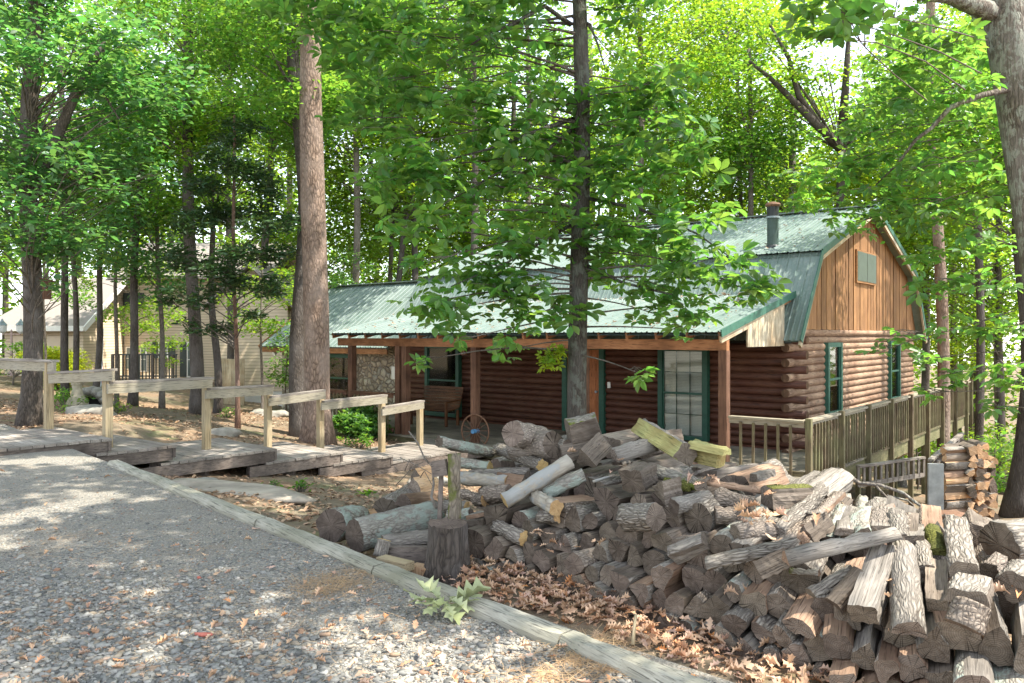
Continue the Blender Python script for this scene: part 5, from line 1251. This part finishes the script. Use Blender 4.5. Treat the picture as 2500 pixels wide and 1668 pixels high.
tree('sprig', 'bright yellow green leafy sprig growing from the trunk above the woodpile', P(1395, 862, 9.55), P(1372, 852, 9.5), .006, .003, [(q.x, q.y, q.z, .17), (q.x+.1, q.y, q.z+.08, .12), (q.x-.02, q.y, q.z-.1, .12)], 'gold', .09, 330, M_limb, tmpl=WHORL, cat='branch', root_down=0, flare=1, limbs=False)
# big reddish pine and its dark neighbour
pb_ = base(775, 1080, 16.6)
tree('pine_tree', 'tall straight pine with reddish flaky bark beside the stepped handrail', pb_, P(755, -350, 16.6), .275, .20, ell((pb_.x, pb_.y, 15.5), 3, 3, 2.2, 26, (.5, .8)), 'deep', .16, 200, M_pinebark, flare=1.45, wob=.05)
db = base(735, 1035, 18.3)
tree('oak_tree', 'dark leaning trunk close behind the big reddish pine', db, P(712, 60, 18.3), .20, .13, pxell(735, 120, 18.3, 190, 230, 34, 2.2), 'mid', .13, 210, M_darkbark)
# thick dark tree at the left with a leaning limb
lb = base(68, 1033, 13.9)
cl = pxell(110, 190, 13.7, 330, 260, 62, 2.0, (.4, .7))+pxell(150, 480, 13.3, 250, 150, 30, 1.5, (.3, .55))+pxell(30, 560, 13.0, 120, 130, 8, 1.2, (.3, .5))+pxell(190, 690, 13.2, 90, 35, 2, .6, (.18, .28))
tree('oak_tree', 'thick dark barked tree at the left edge carrying the birdhouse', lb, P(97, -150, 13.9), .165, .12, cl, 'blue', .14, 120, M_darkbark, tmpl=LEAF2, limbr=.6, flat=.5, tilt=.55, extra=[([P(85, 470, 13.9), P(120, 390, 13.8), P(138, 337, 13.7), P(180, 240, 13.6), P(207, 184, 13.6), P(235, 140, 13.5), P(264, 100, 13.5)], .10, .06), ([P(207, 184, 13.6), P(160, 150, 13.5), P(110, 160, 13.5)], .03, .01), ([P(215, 190, 13.6), P(260, 240, 13.4), P(290, 290, 13.3)], .03, .01)])
for (u0, v0, Yd, u1, v1, wp, cr, lf, lab) in [
    (160, 1000, 20.5, 150, 100, 19, (170, 380, 210, 230, 26), 'mid', 'slim straight trunk just right of the birdhouse tree'),
    (184, 985, 22, 178, 420, 15, (200, 480, 130, 130, 14), 'lime', 'thin trunk beside the slim straight one, in front of the garage doors'),
    (228, 965, 22.5, 262, 420, 16, (290, 380, 160, 170, 18), 'mid', 'thin trunk leaning to the right in front of the garage gable'),
    (284, 975, 22.5, 287, 480, 11, (300, 560, 100, 120, 10), 'lime', 'very thin dark sapling trunk beside the flag'),
    (322, 1000, 20.5, 348, 330, 21, (350, 400, 200, 200, 22), 'mid', 'gently bent trunk in front of the neighbour porch railing'),
    (395, 992, 21, 384, 480, 14, (400, 590, 110, 130, 12), 'blue', 'crooked pale thin trunk before the small shuttered window'),
    (484, 1012, 19.6, 452, -80, 33, (455, 150, 260, 260, 40), 'mid', 'sturdy dark trunk behind the longest handrail section'),
    (531, 1003, 20.6, 520, 520, 20, (540, 430, 120, 150, 14), 'lime', 'black stained short trunk beside the brown board gate'),
]:
    bs = base(u0, v0, Yd); c = pxell(cr[0], cr[1], Yd, cr[2], cr[3], cr[4], 1.8, (.5, 1.0))
    tree('slim_tree', lab, bs, P(u1, v1, Yd), wpx(wp/2, Yd), wpx(wp/2, Yd)*.6, c, lf, .14, 120, M_darkbark if wp > 14 else M_limb, TG)
cb2 = base(580, 1043, 17.6)
cl = []
for (u, v, r) in [(575, 330, .5), (600, 420, .6), (545, 400, .55), (500, 470, .6), (650, 460, .55), (560, 520, .7), (640, 540, .65), (480, 560, .6), (700, 560, .4), (590, 610, .65), (520, 640, .65), (660, 640, .55), (450, 640, .5), (570, 700, .5), (500, 730, .5), (640, 720, .4), (440, 720, .4), (540, 790, .35), (470, 800, .3), (600, 330, .4), (620, 760, .3), (680, 690, .4)]:
    for k in range(2): q = P(u+R.uniform(-25, 25), v+R.uniform(-25, 25), 17.5+R.uniform(-1, 1)); cl.append((q.x, q.y, q.z, r*.8))
tree('cedar_tree', 'dark green feathery cedar with a thin reddish trunk behind the handrail', cb2, P(572, 280, 17.6), .055, .03, cl, 'cedar', .17, 560, M_cedarbark, tmpl=([(0, 0, 0), (.5, .13, .03), (1, 0, -.05), (.5, -.13, .03)], [(0, 1, 2, 3)]), tilt=.9, flat=.5)
# trees on the right: the leaning giant at the frame edge and those down the slope
rbse = base(2690, 1150, 8.4); kk = [P(2640, 950, 8.5), P(2572, 700, 8.6), P(2522, 430, 8.7), P(2487, 200, 8.8), P(2452, 0, 8.9)]
cl = []
for (u, v, r, y) in [(2050, 45, .3, 5.6), (1960, 25, .25, 5.6), (2120, 30, .28, 5.8), (2000, 90, .13, 5.6), (2200, 60, .4, 8), (2380, 260, .45, 9.5), (2300, 220, .5, 8.6), (2210, 250, .5, 8.8), (2150, 330, .5, 9), (2060, 400, .45, 9.4), (2200, 420, .5, 9), (2300, 400, .5, 9.2), (2130, 490, .45, 9.4), (2010, 480, .42, 9.8), (1955, 430, .35, 10), (2240, 520, .45, 9), (2340, 500, .45, 9.3), (2390, 420, .35, 9.5), (2090, 545, .35, 9.6), (2400, 130, .4, 9.6), (2300, 110, .5, 8.6), (2190, 150, .5, 9), (2430, 600, .4, 9.7), (2400, 700, .4, 9.7), (2460, 800, .35, 9.6), (2440, 900, .25, 8), (2480, 940, .22, 7.8), (2330, 600, .4, 9), (2290, 700, .38, 9.2), (2350, 800, .38, 9), (2250, 620, .3, 9.4), (2330, 920, .26, 9), (2270, 960, .2, 9.2), (2200, 820, .22, 9.6), (2150, 860, .15, 9.6), (2250, 880, .25, 9.4), (2410, 990, .2, 8.8)]:
    q = P(u, v, y); cl.append((q.x, q.y, q.z, r))
cl += ell((1.8, 4.6, 10.2), 4.4, 4.8, 1.6, 118, (.6, 1.0), hollow=.1)  # unseen overhead crown, extended over the drive to dapple its light
tree('oak_tree', 'large grey leaning trunk cut by the right edge with big drooping leaf sprays', rbse, P(2400, -300, 9.1), .285, .22, cl, 'deep', .15, 60, M_greybark, tmpl=WHORL, limbr=.18, limb0=.6, rise=(-.25, .15), kink=kk, tilt=.6, flat=.45, extra=[([P(2480, 215, 8.7), P(2400, 232, 8.6), P(2320, 262, 8.6), P(2275, 312, 8.7), P(2235, 342, 8.8), P(2190, 402, 9), P(2140, 450, 9.4)], .035, .010), ([P(2440, 40, 8.9), P(2385, 16, 8.7), P(2320, -8, 8.4), P(2200, -20, 7.5)], .12, .06)])
for (u0, v0, Yd, u1, v1, wp, cr, lf, bk, lab) in [
    (2478, 1255, 15.5, 2520, 200, 56, (2440, 300, 260, 220, 30), 'mid', M_darkbark, 'stout dark trunk at the lower right edge beside the fresh split stack'),
    (2384, 1190, 22, 2388, -200, 21, (2560, -60, 200, 120, 14), 'lime', M_darkbark, 'slim dark trunk between the split stack and the deck end'),
    (2300, 1150, 21, 2275, -300, 30, (2230, -240, 200, 130, 12), 'lime', M_pinebark, 'reddish grey trunk rising just beyond the deck railing end'),
    (2445, 1120, 29, 2440, 350, 20, (2380, 560, 230, 260, 34), 'lime', M_darkbark, 'dim trunk behind the stout one at the right edge'),
    (2062, 760, 29, 2055, 365, 32, (2000, 150, 250, 150, 13), 'lime', M_darkbark, 'wide forking tree above the gable end of the cabin'),
    (1945, 760, 31, 1940, 180, 24, (1900, 400, 120, 110, 9), 'mid', M_greybark, 'grey straight trunk rising behind the stove pipe'),
    (1852, 760, 30, 1828, 120, 17, (1790, 230, 150, 170, 14), 'mid', M_darkbark, 'crooked dark trunk behind the ridge left of the stove pipe'),
    (1815, 760, 33, 1800, 180, 14, (1730, 340, 150, 200, 20), 'lime', M_limb, 'thin slanting trunk next to the crooked one behind the ridge'),
    (925, 900, 33, 985, 560, 20, (900, 330, 220, 220, 30), 'lime', M_darkbark, 'dark trunk leaning right above the wing roof ridge'),
    (955, 900, 36, 962, 300, 14, (1040, 250, 180, 200, 24), 'lime', M_limb, 'thin dark trunk beside the leaning one above the wing roof'),
    (640, 1000, 32, 660, 250, 22, (640, 250, 180, 250, 28), 'mid', M_darkbark, 'distant trunk seen between the cedar and the pine'),
    (860, 950, 31, 870, 100, 20, (860, 170, 200, 230, 30), 'lime', M_limb, 'bright crowned tree standing behind the stone wing'),
    (-45, 950, 30, -40, 100, 26, (20, 480, 150, 240, 28), 'mid', M_darkbark, 'leafy tree at the picture edge past the garden lamp post'),
    (330, 950, 42, 330, 100, 20, (310, 200, 260, 220, 34), 'lime', M_limb, 'pale crowned tree rising behind the garage roof'),
    (1130, 850, 38, 1140, 150, 18, (1120, 430, 200, 200, 28), 'lime', M_limb, 'sunlit tree beyond the left end of the cabin ridge'),
    (1500, 800, 42, 1500, 200, 18, (1540, 400, 220, 130, 24), 'mid', M_limb, 'hazy tree seen above the middle of the cabin ridge'),
    (1690, 800, 40, 1685, 150, 18, (1690, 190, 170, 200, 20), 'mid', M_limb, 'open crowned tree above the right part of the ridge'),
    (2200, 900, 29, 2190, 200, 22, (2180, 480, 160, 160, 20), 'gold', M_greybark, 'yellow green tree shining just beyond the gable corner'),
    (2250, 1000, 33, 2255, 150, 20, (2240, 350, 190, 230, 30), 'lime', M_darkbark, 'leafy tree in the middle distance right of the gable peak'),
    (2330, 1000, 37, 2335, 150, 18, (2330, 650, 200, 240, 30), 'gold', M_limb, 'sunlit yellow green tree far down the slope behind the deck'),
    (770, 900, 35, 775, 250, 16, (790, 520, 160, 170, 24), 'lime', M_limb, 'leafy tree behind the big pine trunk'),
    (1010, 900, 40, 1010, 200, 16, (1010, 560, 170, 140, 24), 'mid', M_limb, 'leafy tree low behind the wing and cabin roofs'),
    (1250, 850, 36, 1255, 200, 18, (1250, 500, 180, 180, 28), 'lime', M_darkbark, 'tree with yellow green crown just left of the shade tree behind the ridge'),
    (1350, 850, 44, 1355, 100, 18, (1340, 260, 200, 190, 28), 'lime', M_limb, 'tall pale tree far behind the shade tree'),
    (1600, 850, 37, 1600, 250, 16, (1620, 480, 170, 130, 22), 'lime', M_limb, 'low sunlit tree behind the middle of the ridge'),
    (1905, 850, 38, 1905, 200, 18, (1910, 460, 160, 130, 22), 'gold', M_limb, 'golden green tree low behind the stove pipe'),
    (2110, 850, 36, 2115, 200, 18, (2140, 330, 150, 160, 16), 'lime', M_darkbark, 'tree filling the gap above the gable peak'),
    (700, 950, 42, 700, 100, 18, (690, 120, 260, 230, 34), 'gold', M_limb, 'tall yellow lit tree behind the cedar and pine'),
    (1010, 950, 34, 1000, 60, 18, (1010, 120, 200, 200, 30), 'lime', M_darkbark, 'tall leafy tree left of the blue sky gap'),
    (560, 950, 30, 565, 60, 18, (560, 110, 220, 210, 30), 'mid', M_darkbark, 'tall tree whose crown closes the gap above the cedar'),
    (1780, 850, 34, 1775, 60, 18, (1790, 60, 220, 150, 22), 'lime', M_limb, 'high crowned tree right of the blue sky gap'),
    (1150, 850, 27, 1155, -60, 20, (1090, 60, 190, 130, 20), 'mid', M_darkbark, 'tall tree whose crown edges the blue sky gap on its left'),
    (1560, 850, 29, 1560, -60, 18, (1600, 90, 170, 170, 16), 'lime', M_limb, 'tall tree whose crown edges the blue sky gap on its right'),
    (1440, 850, 45, 1440, 60, 18, (1440, 330, 150, 110, 14), 'lime', M_limb, 'far tree crown right behind the upper shade tree trunk'),
    (1290, 850, 33, 1285, -60, 16, (1270, 90, 130, 130, 12), 'mid', M_limb, 'tall slim tree whose crown shows left of the upper shade tree trunk'),
    (2440, 1000, 34, 2440, 100, 20, (2380, 150, 200, 220, 26), 'lime', M_limb, 'bright tree crown behind the leaning giant trunk'),
]:
    bs = base(u0, v0, Yd); c = pxell(cr[0], cr[1], Yd, cr[2]*1.15, cr[3]*1.1, int(cr[4]*1.2), 2.6, (.8, 1.6)); ex = []
    if 'forking' in lab: ex = [([P(2050, 360, 29), P(1990, 300, 28.6), P(1935, 245, 28.3), P(1880, 190, 28), P(1830, 150, 27.6)], .2, .05), ([P(1995, 300, 28.6), P(1950, 235, 28.4), P(1925, 140, 28), P(1880, 60, 28)], .15, .04), ([P(2055, 340, 29), P(2065, 200, 28.6), P(2075, 40, 28.4)], .2, .06), ([P(2062, 350, 29), P(2110, 270, 28.8), P(2150, 210, 28.6)], .18, .06)]
    tree('woodland_tree', lab, bs, P(u1, v1, Yd), wpx(wp/2, Yd), wpx(wp/2, Yd)*.6, c, lf, .19 if Yd > 28 else .15, 62, bk, 'woodland trees around the cabin', extra=ex)
# understorey saplings and shrubs
for (u, v, Yd, h, r, lf, lab, n) in [(2350, 1120, 24, 3.2, 1.5, 'lime', 'leafy bright sapling down the slope beyond the deck', 16), (2430, 1160, 19, 2.6, 1.2, 'mid', 'bushy sapling at the foot of the stout trunk', 14), (2240, 1050, 27, 4.5, 1.8, 'lime', 'tall light green sapling behind the deck railing', 20), (2180, 850, 25, 5.0, 1.6, 'mid', 'sapling brushing the back corner of the cabin', 16),
    (30, 860, 28, 2.2, 1.6, 'mid', 'dense dark bush behind the lamp post', 16), (400, 740, 27, 4.4, 1.1, 'lime', 'airy sapling over the neighbour porch', 9), (110, 560, 27, 6.5, 1.6, 'mid', 'leafy sapling behind the slim straight trunk', 14), (330, 560, 25, 5.5, 1.5, 'lime', 'bright sapling between the thin trunks before the porch', 20), (640, 560, 24, 6.0, 1.3, 'lime', 'lime sapling between cedar and pine', 16), (700, 800, 26, 3.6, .9, 'mid', 'sapling tucked behind the dark leaning trunk', 10), (1000, 600, 36, 8.0, 2.2, 'lime', 'rounded young tree behind the wing ridge', 22), (180, 520, 30, 9, 2.0, 'mid', 'rounded tree top above the garage roof', 16), (840, 600, 30, 8.0, 1.6, 'deep', 'dark leafy young tree right behind the wing ridge', 18)]:
    p = P(u, v, Yd); g = gz(p.x, p.y); bs = Vector((p.x, p.y, g)); h = max(p.z-g, h*.6)
    tree('sapling', lab, bs, (p.x, p.y, g+h*.9), .03+.004*h, .012, ell((p.x, p.y, g+h*.72), r, r*.9, min(h*.42, r*1.2), n, (.35, .6)), lf, .12, 230, M_limb, 'saplings and young trees', flare=1.1)
def shrub(name, lab, c, rx, rz, n, lf, ls, per, grp=None, tmpl=LEAF1, tilt=.7):
    b = Vector(c); root = empty(name, b, 0, lab, 'shrub', grp); cl = ell((0, 0, rz), rx, rx*.85, rz*.85, n, (min(.16, rx*.35), min(.3, rx*.5))) if rx < 1 else ell((0, 0, rz), rx, rx*.85, rz*.85, n, (.3, .5))
    mb = MB()
    for (x, y, z, r) in cl: mb.tube([(x*.1, y*.1, -.05), (x*.6, y*.6, z*.55), (x, y, z)], [.014, .009, .004], 5, caps=False)
    mb.build('stems', M_limb, root)
    V, Qd = clump_leaves(cl, per, ls, tilt, tmpl, .7); np_mesh('foliage', V, Qd, LEAF[lf], root); return root
p = G(892, 1078, -.2); shrub('evergreen_shrub', 'low dark green glossy shrub in front of the porch railing', (p.x, p.y, gz(p.x, p.y)), .75, .33, 30, 'deep', .10, 900, tmpl=WHORL)
p = G(910, 1090, -.1); shrub('small_plant', 'little leafy plant below the evergreen shrub', (p.x-.1, p.y-1.0, gz(p.x-.1, p.y-1.0)), .3, .13, 8, 'mid', .07, 900, 'small yard plants')
p = P(128, 925, 28); shrub('clipped_bush', 'bright lime clipped bush in front of the garage door', (p.x, p.y, gz(p.x, p.y)-.1), 1.15, .85, 46, 'hedge', .09, 700)
for (u, v, z, s, lf, lab) in [(165, 1010, .6, .5, 'mid', 'fresh green seedlings left of the stone arch'), (240, 985, .6, .4, 'mid', 'leafy weed clump right of the pedestal'), (215, 965, .55, .5, 'blue', 'weedy shrub behind the stone arch'), (835, 1085, -.1, .12, 'lime', 'tiny bright plant at the foot of the pine'), (735, 1200, .3, .14, 'mid', 'green seedling in bare dirt beyond the flat rock'), (660, 1182, .3, .13, 'mid', 'low sprout on the dirt near the boardwalk'), (290, 1015, .55, .3, 'lime', 'yellow green weed beside the second handrail post'), (555, 1010, .4, .3, 'mid', 'small weed at the base of the black stained trunk'), (893, 1225, .2, .1, 'lime', 'single seedling on the dirt behind the loose logs'), (2310, 1000, -.5, .5, 'lime', 'bright weed near the deck end')]:
    p = G(u, v, z); shrub('small_plant', lab, (p.x, p.y, gz(p.x, p.y)), s, s*.5, 9, lf, .06+.04*s, 800 if s < .2 else 420, 'small yard plants')
# far wood: one mass of foliage all round the back
C = []
for _ in range(5200):
    a = NR.uniform(-1.25, 1.25); d = NR.uniform(46, 78); top = 24+4*math.sin(a*9)+3*math.sin(a*23+1); z = NR.uniform(0, 1)**.9*top
    x, y = d*math.sin(a), d*math.cos(a)
    if abs(a-.03) < .07 and z > 17: continue
    C.append((x, y, z-4, NR.uniform(.9, 1.9)))
V, Qd = clump_leaves(C, 8, .42, .9, LEAF1, .6); o = np_mesh('distant_forest', V, Qd, LEAF['lime']); struct(o, 'stuff'); o['label'] = 'far wooded hillside behind the cabin and the neighbour house'
b = MB()
for _ in range(150):
    a = NR.uniform(-1.1, 1.1); d = NR.uniform(44, 70); x, y = d*math.sin(a), d*math.cos(a); r = NR.uniform(.1, .25); b.tube([(x, y, -6), (x+NR.uniform(-.5, .5), y, 5), (x+NR.uniform(-1, 1), y, 13)], [r, r*.8, r*.4], 6, caps=False)
struct(b.build('distant_trunks', M_darkbark), 'stuff')['label'] = 'far tree trunks among the distant wood'

# ------------------------------------------------------------------ loose leaves, stones, needles on the ground
def scatter_poly(n, f):                                        # rejection sampling in world x,y
    out = []
    while len(out) < n:
        q = f(n*2); out += list(q)
    return np.array(out[:n])
def near_drive(n):
    Yd = 3.3+NR.exponential(1.5, n); u = NR.uniform(-60, 1900, n); x = (u-1250)/F*Yd; k = (x+Yd < edge_c(x)-.12) & (Yd < 11); return np.stack([x, Yd], -1)[k]
ico = bmesh.new(); bmesh.ops.create_icosphere(ico, subdivisions=1, radius=1); IV = np.array([v.co[:] for v in ico.verts]); IF = [[v.index for v in f.verts] for f in ico.faces]; ico.free()
def stones(n, s0, s1, f, name, lab):
    p = scatter_poly(n, f); sz = s0+(s1-s0)*NR.uniform(0, 1, n)**2.6
    T = IV[None]*NR.uniform(.55, 1.25, (n, 1, 3))*np.array([1, .8, .42])+NR.normal(0, .13, (n,)+IV.shape)
    T[..., 2] = np.clip(T[..., 2], -.45, .38)
    z = drive_z(p[:, 0], p[:, 1])+.012*np.sin(p[:, 0]*1.7+p[:, 1]*.6)*np.sin(p[:, 1]*1.3)+sz*.12
    V, Qd = stamp(np.stack([p[:, 0], p[:, 1], z], -1), sz, T, IF, basis(n, .25)); o = struct(np_mesh(name, V, Qd, M_stone), 'stuff'); o['label'] = lab
def near_far(n):
    Yd = 3.3+NR.exponential(2.6, n); u = NR.uniform(-60, 1900, n); x = (u-1250)/F*Yd; k = (x+Yd < edge_c(x)-.1) & (Yd < 12.5); return np.stack([x, Yd], -1)[k]
def coarse(n):
    q = near_drive(n*3); w = np.clip((4.3-(q[:, 0]*.35+q[:, 1]))/1.6+.25+.35*np.sin(q[:, 0]*2.1)*np.sin(q[:, 1]*1.7), .05, 1); return q[NR.uniform(0, 1, len(q)) < w]
stones(12000, .006, .032, coarse, 'gravel_stones', 'coarse grey gravel stones on the near driveway'); stones(34000, .005, .014, near_far, 'fine_gravel', 'fine gravel over the driveway')
# oak leaves banked against the pile
n = 1500; s = NR.uniform(-.1, 4.0, n); d = NR.uniform(-.55, .03, n); P_ = []
for a, q in zip(s, d): bp, tg = base_at(max(0, a)); nn = Vector((-tg.y, tg.x, 0)); w = bp+nn*q+tg*(min(0, a)); P_.append((w.x, w.y))
P_ = np.array(P_); ok = (P_[:, 0]+P_[:, 1] > edge_c(P_[:, 0])+.10); P_, d = P_[ok], d[ok]; n = len(P_)
hgt = np.clip((P_[:, 0]+P_[:, 1]-4.55)/.6, 0, 1)
Cz = .80+hgt*NR.uniform(0, .07, n)+NR.uniform(-.02, .02, n)-.02
V, Qd = stamp(np.stack([P_[:, 0], P_[:, 1], Cz], -1), NR.uniform(.05, .105, n), oak_curl(n, .34), OAK_F, basis(n, .36)); struct(np_mesh('fallen_leaves', V, Qd, M_fallen), 'stuff')['label'] = 'dry curled oak leaves banked against the firewood'
rp_ = []
for _ in range(420):
    x = R.uniform(-10.4, -.2); y = R.uniform(-3.3, .05); q = cab(x, y, 2.385+(y+3.42)*.2277+.05); rp_.append(tuple(q))
for _ in range(260):
    x = R.uniform(-11, .2); y = R.uniform(.9, 4.9); q = cab(x, y, 4.10+(y-.82)*.3445+.06); rp_.append(tuple(q))
for _ in range(160):
    x = R.uniform(-10.5, -.3); y = R.uniform(-.08, .12); q = cab(x, y, 3.17+.04); rp_.append(tuple(q))
ROOFL = rp_
# single leaves caught on the pile and strewn on the drive
def leaves_at(pts, size, name, lab, mat, curl=.5, tilt=.5):
    n = len(pts); V, Qd = stamp(np.array(pts), NR.uniform(*size, n), oak_curl(n, curl), OAK_F, basis(n, tilt)); o = struct(np_mesh(name, V, Qd, mat), 'stuff'); o['label'] = lab
pts = []
for (u, v, n_, su, sv) in [(1325, 1330, 12, 20, 12), (1430, 1345, 14, 50, 10), (1860, 1270, 34, 45, 30), (1870, 1240, 10, 25, 20), (1690, 1190, 12, 40, 10), (1920, 1350, 8, 15, 15), (2175, 1440, 14, 10, 50), (2480, 1440, 8, 15, 30), (2010, 1240, 3, 15, 15), (1390, 1125, 4, 20, 15), (1490, 1130, 5, 15, 15), (1815, 1460, 4, 8, 15)]:
    for _ in range(n_):
        q = march(u+R.gauss(0, su), v+R.gauss(0, sv), .07); pts.append((q.x, q.y-.03, q.z+.03))
leaves_at(pts[::2], (.05, .10), 'caught_leaves', 'dry oak leaves caught between the logs', M_fallen, .45, .5)
leaves_at(ROOFL, (.05, .11), 'roof_leaves', 'dry leaves and twigs lying on the metal roofs', M_litter, .3, .25)
q = near_drive(9000); q = q[NR.uniform(0, 1, len(q)) < .07][:300]; leaves_at([(x, y, float(drive_z(x, y))+.02) for x, y in q], (.035, .085), 'drive_leaves', 'scattered brown leaves on the gravel', M_fallen, .3, .25)
# litter on the yard
n = 60000; xx = NR.uniform(-14, 8, n); yy = 4.5+NR.uniform(0, 1, n)**1.2*22; k = (xx+yy > edge_c(xx)+.05) & (np.abs(xx) < yy*.72+1); xx, yy = xx[k], yy[k]
k = NR.uniform(0, 1, len(xx)) < np.clip(.45+.55*np.sin(xx*1.3+.5*yy)*np.sin(yy*.9-.3*xx)+.35*np.sin(xx*4)*np.sin(yy*3.1), .08, 1); xx, yy = xx[k], yy[k]; n = len(xx)
V, Qd = stamp(np.stack([xx, yy, gz_np(xx, yy)+.015], -1), NR.uniform(.035, .10, n), np.array(LEAF2[0])*np.array([1, .9, 1.8]), LEAF2[1], basis(n, .35)); struct(np_mesh('leaf_litter', V, Qd, M_litter), 'stuff')['label'] = 'brown leaf litter over the woodland floor'
# pine needles in drifts along the timber
T = ([(0, -.012, 0), (0, .012, 0), (1, .008, .02), (1, -.008, .02)], [(0, 1, 2, 3)]); P_ = []
for (u, v, su, sv, n_) in [(830, 1420, 60, 14, 420), (790, 1440, 50, 12, 250), (1440, 1600, 60, 26, 700), (1500, 1560, 60, 15, 260), (900, 1395, 40, 8, 160), (250, 1330, 120, 30, 200), (600, 1560, 260, 60, 300), (1350, 1650, 80, 15, 300)]:
    for _ in range(n_): w = G(u+R.gauss(0, su), v+R.gauss(0, sv), .81); P_.append((w.x, w.y, float(drive_z(w.x, w.y))+.014))
P_ = np.array(P_); P_ = P_[P_[:, 0]+P_[:, 1] < edge_c(P_[:, 0])+.02]; n = len(P_)
V, Qd = stamp(P_, NR.uniform(.05, .12, n), T[0], T[1], basis(n, .12)); struct(np_mesh('pine_needles', V, Qd, M_needle), 'stuff')['label'] = 'dry pine needle drifts on the gravel edge'
# wilted spray of pale oak leaves on the gravel
w = G(1085, 1485, .82); sp = empty('fallen_leaf_spray', w, 0, 'wilted pale green oak leaf spray lying on the gravel near the stump', 'leaf spray')
n = 15; ang = [2.9, 3.6, 4.3, 4.9, 5.5, 6.0, .3, .9, 2.2, 3.2, 4.6, 5.8, .1, 5.2, 3.9]; T = oak_curl(n, .25); C = []; fr = ([], [], [])
for a in ang:
    d_ = np.array([math.cos(a), math.sin(a), .12]); n_ = np.array([-.1*math.cos(a)+R.uniform(-.3, .3), R.uniform(-.3, .3), 1.]); n_ /= np.linalg.norm(n_); d_ -= n_*d_.dot(n_); d_ /= np.linalg.norm(d_)
    fr[0].append(d_); fr[1].append(np.cross(n_, d_)); fr[2].append(n_); C.append((.03*math.cos(a), .03*math.sin(a), .03+R.uniform(0, .03)))
V, Qd = stamp(np.array(C), NR.uniform(.16, .24, n), T, OAK_F, tuple(np.array(q) for q in fr)); np_mesh('leaves', V, Qd, M_paleleaf, sp)
b = MB(); b.tube([(-.12, .05, .01), (0, 0, .03), (.06, -.02, .03)], .005, 6); b.build('stem', M_railpost, sp)
w = G(1022, 1438, .81); rock('dark_stone', w+Vector((0, 0, .01)), .055, .035, .02, 'flat dark blue stone on the gravel by the timber edging', plain('dark_slate', (.07, .09, .11), .7), .2, 61)
for (u, v, sx, l) in [(495, 1555, .05, 'long red bark scrap on the near gravel'), (210, 1557, .028, 'small red bark chip left of the long red scrap'), (485, 1415, .015, 'tiny dark red chip farther up the gravel')]:
    w = G(u, v, .81); rock('bark_scrap', w+Vector((0, 0, .012)), sx, sx*.35, .012, l, M_red, -.2, 70+u, None, 2)

# ------------------------------------------------------------------ light, sky, camera
w = bpy.data.worlds.new('World'); SC.world = w; w.use_nodes = True; nt = w.node_tree
SUN = Vector((.46, -.13, .88)).normalized(); el = math.asin(SUN.z); rot = math.atan2(SUN.x, SUN.y)
sky = nt.nodes.new('ShaderNodeTexSky'); sky.sky_type = 'NISHITA'; sky.sun_disc = False; sky.sun_elevation = el; sky.sun_rotation = rot; sky.air_density = 1.0; sky.dust_density = .2; sky.ozone_density = 2.2
bg = nt.nodes['Background']; bg.inputs[1].default_value = .15; hs = nt.nodes.new('ShaderNodeHueSaturation'); hs.inputs['Saturation'].default_value = .45; nt.links.new(sky.outputs[0], hs.inputs['Color']); nt.links.new(hs.outputs[0], bg.inputs[0])
sl = bpy.data.lights.new('sun', 'SUN'); sl.energy = 3.0; sl.angle = math.radians(.5); sl.color = (1, .95, .86)
so = bpy.data.objects.new('sun', sl); so.rotation_euler = SUN.to_track_quat('Z', 'Y').to_euler(); so.location = (10, 0, 30); COL.objects.link(so)
cam = bpy.data.cameras.new('camera'); cam.sensor_width = 36; cam.lens = 36*F/2500; cam.shift_y = -16/2500; cam.clip_start = .05; cam.clip_end = 600
co = bpy.data.objects.new('camera', cam); co.location = (0, 0, H); co.rotation_euler = (math.pi/2, 0, 0); COL.objects.link(co); SC.camera = co
SC.view_settings.view_transform = 'Standard'; SC.view_settings.look = 'None'; SC.view_settings.gamma = 1; SC.view_settings.exposure = 2.0
SC.render.engine = 'CYCLES'; c = SC.cycles; c.use_denoising = True; c.max_bounces = 9; c.diffuse_bounces = 6; c.transmission_bounces = 6; c.transparent_max_bounces = 6; c.glossy_bounces = 2; c.caustics_reflective = False; c.caustics_refractive = False; c.sample_clamp_indirect = 6
